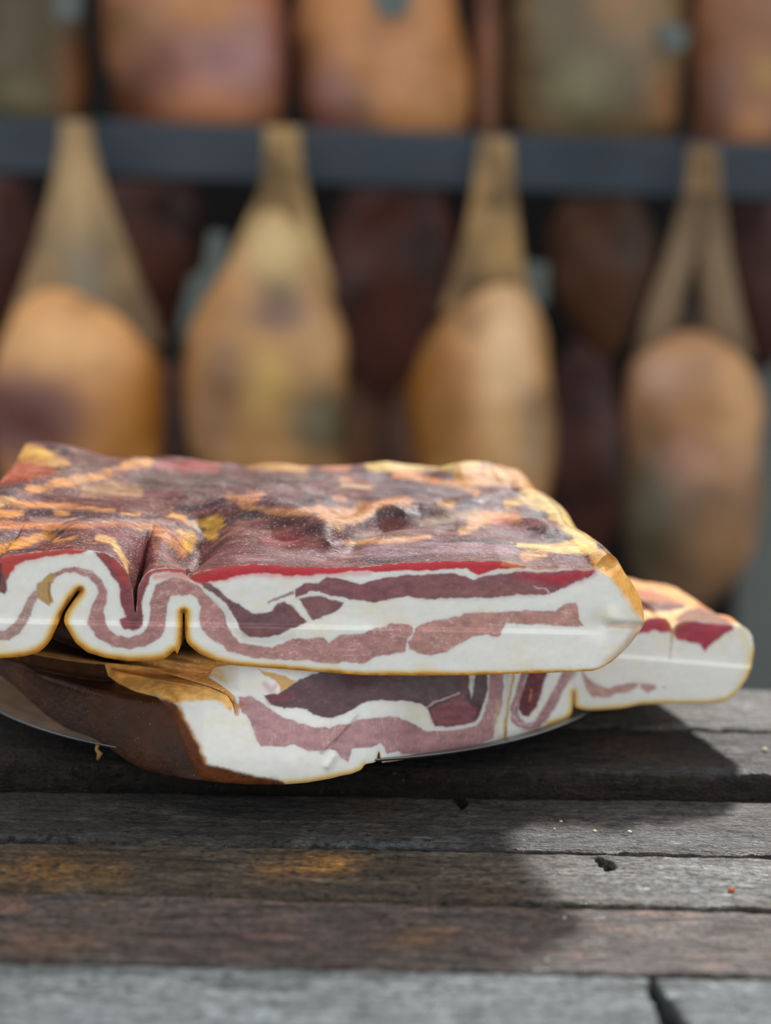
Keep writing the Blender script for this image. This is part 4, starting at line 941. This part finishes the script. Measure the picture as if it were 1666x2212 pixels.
rcol = np.tile(lin((70, 42, 26)), (len(PB), 1)); rcol = mixc(rcol, lin((48, 30, 20)), sstep(-.3, .4, nz2)); rcol = mixc(rcol, lin((96, 58, 30)), sstep(.2, .7, fbm(PB[:, 0] * 60, PB[:, 1] * 60, seed=86)) * .5)  # brown rind, darkened in colour for the deep shade beneath the upper belly
rsel = np.tile(lo[:, 0] > 1180, nR)
rcol = np.where(rsel[:, None], lin((238, 206, 140)), rcol)
lsel = np.tile(lo[:, 0] < 560, nR) & np.tile(is_top, nR)
tcol = mixc(tcol, lin((74, 46, 30)), np.where(lsel, sstep(0.012, 0.03, np.repeat(S, nL)), 0))
bcol = np.clip(np.where(np.tile(is_top, nR)[:, None], tcol, rcol), .003, 1)
i0 = np.arange(nR - 1)[:, None] * nL + np.arange(nL)[None, :]; i1 = np.arange(nR - 1)[:, None] * nL + (np.arange(nL)[None, :] + 1) % nL
Q = np.stack([i0, i1, i1 + nL, i0 + nL], -1); top_cols = np.arange(nL) < nlt - 1
sub_mesh('dried_top', PB, Q[:, top_cols].reshape(-1, 4), slice(None), bcol, M_TOP, lower)
sub_mesh('rind', PB, Q[:, ~top_cols].reshape(-1, 4), slice(None), bcol, M_RIND, lower)
lastring = PB[-nL:]; ctr = lastring.copy(); ctr[:, 2] = lastring[:, 2].mean(); ctr[:, 1] += .012
CV = np.concatenate([lastring, ctr]); k0 = np.arange(nL); k1 = (k0 + 1) % nL
new_mesh('far_end', CV, np.stack([k0, k1, k1 + nL, k0 + nL], -1), np.tile(lin((190, 130, 70)), (2 * nL, 1)), M_RIND, lower)

# ------------------------------------------------------------------ hanging hams in the background
def ring_loft(name, prof, Y, colors, mat, parent, depth=0.75, nseg=40, sub=5, bump=0.0, seed=1, yoff=0.0, blobs=(), alt=None):
    prof = np.array(prof, float)
    t = np.linspace(0, len(prof) - 1, (len(prof) - 1) * sub + 1)
    q = np.stack([np.interp(t, np.arange(len(prof)), prof[:, i]) for i in range(3)], 1)
    k = np.exp(-0.5 * (np.arange(-4, 5) / 2.0) ** 2); k /= k.sum()
    for i in range(3):
        pad = np.concatenate([2 * q[0, i] - q[4:0:-1, i], q[:, i], 2 * q[-1, i] - q[-2:-6:-1, i]])
        q[:, i] = np.convolve(pad, k, 'valid')
    q[:, 2] = np.maximum(q[:, 2], 3)
    ctr = at_y(q[:, 0], q[:, 1], np.full(len(q), Y)); edge = at_y(q[:, 0] + q[:, 2], q[:, 1], np.full(len(q), Y))
    rad = np.hypot(edge[:, 0] - ctr[:, 0], edge[:, 2] - ctr[:, 2])
    th = np.linspace(0, 2 * np.pi, nseg, endpoint=False)
    nb = fbm(np.cos(th)[None, :] * 1.6 + np.zeros((len(q), 1)), np.sin(th)[None, :] * 1.6 + np.zeros((len(q), 1)), ctr[:, 2][:, None] * 9 + np.zeros((1, nseg)), seed=seed, octaves=3)
    rr = rad[:, None] * (1 + bump * nb)
    X = ctr[:, 0][:, None] + rr * np.cos(th); Yv = Y + yoff + rr * np.sin(th) * depth; Z = np.repeat(ctr[:, 2][:, None], nseg, 1)
    P = np.stack([X, Yv, Z], -1).reshape(-1, 3)
    n = len(q)
    P = np.concatenate([P, [[ctr[0, 0], Y + yoff, ctr[0, 2]], [ctr[-1, 0], Y + yoff, ctr[-1, 2]]]])
    px = project(P)
    c = np.tile(lin(colors), (len(P), 1)) * np.array([1.14, 1.02, .86])
    if alt is not None:
        c = mixc(c, lin(alt), sstep(-.15, .5, fbm(P[:, 0] * 9, P[:, 1] * 9, P[:, 2] * 9, seed=seed + 3, octaves=3)))
        c = mixc(c, lin(alt) * np.array([.50, .42, .36]), sstep(.08, .5, fbm(P[:, 0] * 11, P[:, 1] * 11, P[:, 2] * 14, seed=seed + 9, octaves=3)) * .75)
    for x, y, rx, ry, cc, st in blobs:
        c = mixc(c, lin(cc), np.clip(np.exp(-(((px[:, 0] - x) / rx) ** 2 + ((px[:, 1] - y) / ry) ** 2)) * st * 1.35, 0, 1))
    a = np.arange(n - 1)[:, None] * nseg + np.arange(nseg)[None]; b = np.arange(n - 1)[:, None] * nseg + (np.arange(nseg)[None] + 1) % nseg
    quads = np.stack([a, a + nseg, b + nseg, b], -1).reshape(-1, 4)
    caps = []
    for kk in range(nseg):
        caps.append((n * nseg, kk, (kk + 1) % nseg, n * nseg)); caps.append((n * nseg + 1, (n - 1) * nseg + (kk + 1) % nseg, (n - 1) * nseg + kk, n * nseg + 1))
    faces = [tuple(map(int, f)) for f in quads] + [f[:3] for f in caps]
    return new_mesh(name, P, faces, c, mat, parent)

def tube(name, pts, r, col, mat, parent, nseg=10):
    pts = np.array(pts, float); vs = []; fs = []
    for i, p in enumerate(pts):
        d = pts[min(i + 1, len(pts) - 1)] - pts[max(i - 1, 0)]; d /= np.linalg.norm(d)
        u = np.cross(d, (0.0, 1.0, 0.01)); u /= np.linalg.norm(u); v = np.cross(d, u)
        rr = r[i] if hasattr(r, '__len__') else r
        for k in range(nseg):
            a = 2 * math.pi * k / nseg
            vs.append(p + rr * (math.cos(a) * u + math.sin(a) * v))
    for i in range(len(pts) - 1):
        for k in range(nseg):
            fs.append((i * nseg + k, i * nseg + (k + 1) % nseg, (i + 1) * nseg + (k + 1) % nseg, (i + 1) * nseg + k))
    fs.append(tuple(range(nseg))); fs.append(tuple((len(pts) - 1) * nseg + k for k in range(nseg)))
    return new_mesh(name, np.array(vs), fs, np.tile(lin(col), (len(vs), 1)), mat, parent)

Y1 = 1.86
# rail
pl = at_y(np.array([0., 1666.]), np.array([318., 376.]), np.array([Y1 + 0.17, Y1 + 0.17]))
ang = math.atan2(pl[1, 2] - pl[0, 2], pl[1, 0] - pl[0, 0]); rc = pl.mean(0)
rail = box_obj('hanging_rail', (-1.4, -0.03, -0.052), (1.4, 0.03, 0.054), M_RAIL, bevel=0.008)
rail.location = rc; rail.rotation_euler = (0, -ang, 0)
tag(rail, 'dark blue-grey metal rail with hams hung along its front', 'rail')
top_rail_z = 1.40
top_rail = box_obj('hanging_rail', (-1.4, 2.17, top_rail_z - .04), (1.4, 2.23, top_rail_z + .04), M_RAIL, bevel=0.008)
tag(top_rail, 'dark metal rail above the frame, carrying the upper row of hams', 'rail')
for sx in (-1.34, 1.34):
    p = box_obj('rack_post', (sx - .04, 2.085, FLOOR_Z), (sx + .04, 2.165, 1.45), M_RAIL, bevel=.006)
    tag(p, 'dark metal post at the %s end of the ham rack' % ('west' if sx < 0 else 'east'), 'post')

def ham(label, sleeve, body, colors, alt, blobs, Y=Y1, sleeve_col=(158, 136, 106), sblobs=(), cords=(), group='hams hung from the dark rail', seed=1, bump=.17, hang=None, sleeve_alt=None):
    c = at_y(np.array([body[-1][0]], float), np.array([body[-1][1]], float), np.array([Y]))[0]
    t = thing('hanging_ham', label, 'ham', c, group)
    ring_loft('ham_body', body, Y, colors, M_HAM, t, seed=seed, bump=bump, blobs=blobs, alt=alt, depth=.9)
    if sleeve: ring_loft('net_sleeve', sleeve, Y, sleeve_col, M_NET, t, seed=seed + 5, bump=.07, blobs=sblobs, depth=.42, alt=sleeve_alt)
    for cd in cords:
        P = at_y(np.array([p[0] for p in cd], float), np.array([p[1] for p in cd], float), np.full(len(cd), Y))
        tube('net_cord', P, [p[2] for p in cd], sleeve_col, M_NET, t)
    if hang is not None:      # hanging loop up to its rail
        p = at_y(np.array([hang[0]], float), np.array([hang[1]], float), np.array([Y]))[0]
        tube('string_loop', [p, (p[0], hang[2], p[2] + 0.02 if len(hang) < 4 else hang[3])], 0.006, (90, 80, 66), M_NET, t)
    HAMS.append(t)
    return t
HAMS = []

SL = (118, 96, 72)
ham('netted ham with pale orange shoulder, its sleeve the widest cone on the dark rail',
    [(163, 262, 30), (167, 330, 40), (172, 420, 62), (175, 520, 95), (178, 620, 132), (180, 700, 160), (180, 740, 172)],
    [(150, 600, 24), (152, 640, 82), (166, 690, 136), (175, 760, 175), (175, 850, 190), (175, 950, 185), (180, 1050, 165), (180, 1150, 120), (180, 1230, 30)],
    (214, 158, 100), (190, 136, 82), [(60, 880, 110, 90, (120, 74, 66), 1), (290, 900, 80, 110, (190, 124, 50), 1), (130, 750, 130, 70, (234, 176, 114), .9), (60, 920, 120, 90, (116, 70, 62), 1)],
    sblobs=[(175, 600, 50, 120, (140, 130, 112), .8), (110, 640, 50, 60, (150, 118, 86), .6), (170, 400, 30, 120, (196, 164, 120), .8)], sleeve_alt=SL, seed=11, hang=(163, 266, Y1 + .139))
ham('netted ham with a yellow highlight painted on its neck and a dark hollow below it',
    [(612, 276, 38), (612, 340, 40), (614, 400, 46), (608, 460, 66), (600, 530, 92), (598, 600, 118), (596, 640, 128)],
    [(600, 440, 20), (596, 520, 66), (584, 610, 120), (575, 720, 168), (575, 800, 182), (575, 880, 186), (580, 960, 176), (590, 1050, 150), (600, 1150, 90), (600, 1200, 25)],
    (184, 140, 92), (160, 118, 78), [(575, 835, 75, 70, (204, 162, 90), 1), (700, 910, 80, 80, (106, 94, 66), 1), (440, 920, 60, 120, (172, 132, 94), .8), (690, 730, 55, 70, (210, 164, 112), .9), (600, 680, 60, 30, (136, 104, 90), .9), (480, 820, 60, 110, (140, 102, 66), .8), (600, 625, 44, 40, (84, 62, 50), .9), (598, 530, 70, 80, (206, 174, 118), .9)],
    sleeve_col=(170, 146, 108), sblobs=[(602, 540, 60, 60, (214, 184, 126), 1), (610, 630, 34, 34, (70, 54, 44), 1), (530, 600, 30, 50, (130, 100, 72), .7)], sleeve_alt=SL, seed=12, hang=(612, 280, Y1 + .139))  # neck highlight and dark hollow are painted into the colour
ham('netted ham, golden brown on one side and cream down the other',
    [(1070, 300, 34), (1068, 400, 44), (1064, 500, 58), (1058, 600, 80), (1052, 680, 100)],
    [(1082, 600, 22), (1078, 640, 66), (1060, 695, 108), (1042, 780, 142), (1036, 860, 156), (1040, 940, 158), (1050, 1020, 150), (1060, 1120, 110), (1060, 1200, 25)],
    (198, 152, 102), (178, 132, 84), [(930, 880, 95, 150, (150, 96, 34), 1), (1095, 790, 52, 160, (232, 188, 140), 1), (1150, 930, 40, 100, (160, 132, 100), .8), (1090, 940, 40, 80, (214, 166, 108), .8)],
    sleeve_col=(164, 138, 100), sblobs=[(1010, 640, 40, 90, (110, 86, 62), .8)], sleeve_alt=SL, seed=13, hang=(1070, 304, Y1 + .139))
ham('netted ham hanging lowest on two parted cords, pink patch on its middle',
    [(1520, 318, 32), (1520, 380, 36), (1518, 440, 40)],
    [(1494, 715, 30), (1490, 750, 100), (1490, 790, 132), (1492, 830, 144), (1496, 900, 150), (1500, 970, 148), (1500, 1050, 152), (1490, 1150, 150), (1480, 1230, 122), (1470, 1310, 60), (1465, 1345, 12)],
    (170, 130, 98), (140, 108, 80), [(1490, 900, 60, 70, (176, 122, 74), .9), (1475, 985, 55, 50, (204, 150, 122), 1), (1390, 1120, 90, 160, (92, 80, 60), 1), (1600, 880, 50, 110, (210, 158, 106), 1), (1420, 820, 60, 50, (182, 142, 114), .8), (1560, 1180, 60, 90, (158, 116, 78), .8)],
    sleeve_col=(138, 116, 90), cords=[[(1510, 420, .028), (1470, 560, .028), (1430, 680, .03), (1410, 770, .034)], [(1528, 420, .030), (1540, 560, .032), (1560, 680, .036), (1580, 780, .04)]], sleeve_alt=SL, seed=14, hang=(1520, 322, Y1 + .139))

GU = 'hams of the upper row'
Y2 = 2.28
def uham(label, cx, hw, bottom, c, alt, blobs, seed, lean=0):
    ham(label, None, [(cx - lean, -560, 20), (cx - lean * .9, -480, hw * .3), (cx - lean * .7, -300, hw * .55), (cx - lean * .4, -120, hw * .85), (cx, 40, hw), (cx + lean * .3, 160, hw * .98), (cx + lean * .5, bottom - 40, hw * .94), (cx + lean * .6, bottom + 15, hw * .78), (cx + lean * .6, bottom + 60, hw * .3)],
        c, alt, blobs, Y=Y2, group=GU, seed=seed, hang=(cx - lean, -548, 2.2, top_rail_z - .041))
uham('dark olive ham in the corner of the upper row', 50, 150, 270, (84, 74, 50), (64, 56, 42), [(50, 220, 80, 40, (108, 96, 62), 1), (165, 210, 40, 130, (146, 98, 62), 1), (145, 20, 40, 40, (120, 112, 100), .7)], 21)
uham('large pink and orange ham in the upper row', 428, 198, 290, (176, 116, 86), (164, 110, 88), [(500, 110, 110, 90, (180, 132, 126), 1), (270, 210, 80, 90, (104, 58, 34), 1), (270, 60, 70, 70, (124, 82, 40), .9), (430, 20, 100, 50, (190, 132, 82), .9), (480, 250, 120, 50, (190, 124, 82), .9)], 22)
uham('orange ham with mauve streaks leaning in the upper row', 820, 186, 306, (198, 142, 92), (170, 120, 82), [(720, 200, 40, 70, (176, 128, 116), .9), (720, 270, 60, 40, (150, 90, 80), .9), (870, 130, 60, 80, (214, 152, 104), .9), (930, 260, 70, 50, (206, 146, 92), .9), (640, 160, 40, 120, (110, 70, 50), .8), (780, 250, 40, 60, (130, 96, 76), .7)], 23, lean=24)
uham('narrow dark brown ham squeezed in the upper row', 1056, 33, 300, (116, 74, 46), (130, 86, 56), [(1080, 110, 40, 60, (146, 98, 68), .9)], 24)
uham('broad olive brown ham in the upper row', 1288, 196, 306, (122, 106, 78), (104, 90, 68), [(1250, 190, 70, 70, (128, 120, 84), .9), (1440, 220, 40, 60, (152, 106, 66), 1), (1370, 60, 70, 50, (144, 116, 84), .8), (1340, 0, 60, 40, (172, 130, 90), .7)], 25)
uham('reddish brown ham at the far end of the upper row', 1630, 146, 330, (150, 108, 84), (134, 92, 74), [(1610, 290, 40, 50, (194, 134, 84), 1), (1655, 160, 30, 40, (184, 142, 86), .9), (1550, 220, 40, 80, (132, 92, 76), .8)], 26)

GB = 'dark hams in the shade behind the rail'  # shade behind the front row is put into these hams' dark colours
Y3 = 2.42
def bham(label, cx, hw, top, bottom, c, alt, seed, lean=0, blobs=(), Y3=2.57):
    h = bottom - top
    ham(label, None, [(cx - lean, top - 60, 16), (cx - lean, top, hw * .62), (cx - lean * .5, top + h * .2, hw * .92), (cx, top + h * .42, hw), (cx + lean * .3, top + h * .66, hw * .84), (cx + lean * .6, top + h * .86, hw * .52), (cx + lean, bottom, hw * .14)],
        c, alt, blobs, Y=Y3, group=GB, seed=seed, hang=(cx - lean, top - 50, Y3, 1.399))
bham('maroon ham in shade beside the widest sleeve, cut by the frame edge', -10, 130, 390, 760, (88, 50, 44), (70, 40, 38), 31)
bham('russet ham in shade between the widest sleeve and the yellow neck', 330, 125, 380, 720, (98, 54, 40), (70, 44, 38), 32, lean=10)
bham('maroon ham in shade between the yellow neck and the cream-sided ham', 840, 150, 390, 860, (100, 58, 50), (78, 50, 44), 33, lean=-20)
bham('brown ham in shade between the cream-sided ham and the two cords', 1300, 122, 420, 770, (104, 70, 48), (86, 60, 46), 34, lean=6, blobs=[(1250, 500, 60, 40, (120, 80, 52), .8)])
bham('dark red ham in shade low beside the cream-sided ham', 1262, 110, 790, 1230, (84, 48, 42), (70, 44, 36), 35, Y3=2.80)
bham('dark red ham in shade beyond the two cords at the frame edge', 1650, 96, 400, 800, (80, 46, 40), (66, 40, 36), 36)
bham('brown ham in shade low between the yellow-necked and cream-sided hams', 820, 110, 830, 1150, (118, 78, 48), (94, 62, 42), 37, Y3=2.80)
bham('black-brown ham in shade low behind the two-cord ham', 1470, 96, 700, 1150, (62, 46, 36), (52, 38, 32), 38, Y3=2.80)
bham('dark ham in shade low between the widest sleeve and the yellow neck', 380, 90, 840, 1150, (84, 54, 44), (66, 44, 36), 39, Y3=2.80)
for yy, lb in ((2.57, 'rear dark rail above the frame, carrying the shaded hams'), (2.80, 'rearmost dark rail above the frame, nearest the wall')):
    r2 = box_obj('hanging_rail', (-1.4, yy - .03, 1.40), (1.4, yy + .03, 1.45), M_RAIL, bevel=.006)
    tag(r2, lb, 'rail')

# paper tags and a pale post seen through the gaps
def paper(poly, Y, owner):
    q = np.array(poly, float); P = at_y(q[:, 0], q[:, 1], np.full(len(q), Y))
    n = len(P); back = P.copy(); back[:, 1] += .004
    fs = [tuple(range(n))[::-1], tuple(range(n, 2 * n))] + [(i, (i + 1) % n, n + (i + 1) % n, n + i) for i in range(n)]
    o = new_mesh('paper_tag', np.concatenate([P, back]), fs, None, M_TAG, HAMS[owner], smooth=False)
    o['label'] = 'grey-green paper tag'
paper([(452, 500), (490, 505), (490, 600), (470, 740), (400, 760), (385, 700), (410, 600), (440, 580)], 1.90, 1)
paper([(1100, 560), (1185, 570), (1180, 660), (1110, 670)], 1.90, 2)
paper([(800, -30), (890, -30), (880, 34), (820, 40)], 2.08, 6)
paper([(1420, 50), (1490, 60), (1480, 110), (1430, 104)], 2.13, 8)
paper([(115, -30), (175, -30), (170, 40), (120, 40)], 2.13, 4)
pp = at_y(np.array([1618., 1760.]), np.array([900., 900.]), np.array([2.70, 2.70]))
p = box_obj('support_post', (pp[0, 0], 2.70, FLOOR_Z), (pp[1, 0], 2.76, at_y(np.array([1650.]), np.array([745.]), np.array([2.70]))[0, 2]), M_PALE, bevel=.01)
tag(p, 'short pale grey-green post at the frame edge behind the two-cord ham', 'post')

# ------------------------------------------------------------------ crumbs
def crumb(px, py, z, r, c, label, seed, squash=(1, 1, .7)):
    p = at_z(np.array([float(px)]), np.array([float(py)]), np.array([z]))[0]
    import bmesh
    bm = bmesh.new(); bmesh.ops.create_icosphere(bm, subdivisions=2, radius=1)
    co = np.array([v.co[:] for v in bm.verts]); f = [tuple(v.index for v in fc.verts) for fc in bm.faces]; bm.free()
    n = fbm(co[:, 0] * 1.7 + seed, co[:, 1] * 1.7, co[:, 2] * 1.7, seed=seed)
    co = co * (1 + .35 * n)[:, None] * np.array(squash) * r + p + np.array([0, 0, r * squash[2] * .7])
    o = new_mesh('crumb', co, f, np.tile(lin(c), (len(co), 1)), M_CRUMB)
    return tag(o, label, 'crumb', 'crumbs on the planks')
for i, (x, y_, z, r, c, lb) in enumerate([
    (1285, 1797, Z_FRONT, .0011, (214, 196, 160), 'cream crumb on the grey plank, at the middle of three'),
    (1360, 1799, Z_FRONT, .0012, (224, 204, 160), 'yellowish crumb on the grey plank, farthest towards the frame edge of three'),
    (1212, 1776, Z_FRONT, .0009, (206, 186, 150), 'tiny cream crumb on the shadow border of the plank'),
    (1198, 1792, Z_FRONT, .0007, (196, 176, 140), 'tiniest tan crumb just below the cream speck at the shadow border'),
    (1652, 1622, 0.0, .0016, (214, 200, 170), 'pale crumb on the raised back plank near the frame edge'),
    (1580, 1926, Z_FRONT, .0016, (176, 92, 50), 'red-brown crumb on the sunlit pale plank'),
    (1182, 2076, Z_FRONT, .0008, (200, 190, 180), 'whitish crumb by the plank joint near the splintered gap'),
    (1220, 1984, Z_FRONT, .0008, (196, 188, 180), 'whitish crumb on the shadow border of the reddish plank')]):
    crumb(x, y_, z, r, c, lb, 50 + i)
# shred of rind caught on the plate rim
pr = at_y(np.array([212., 208., 216., 211.]), np.array([1608., 1618., 1628., 1641.]), np.array([.0155, .014, .0135, .0135]))
sh = tube('rind_shred', pr, [.0012, .0009, .0016, .0008], (150, 112, 60), M_CRUMB, None, 8)
tag(sh, 'small tan shred of rind hanging off the plate rim', 'shred')
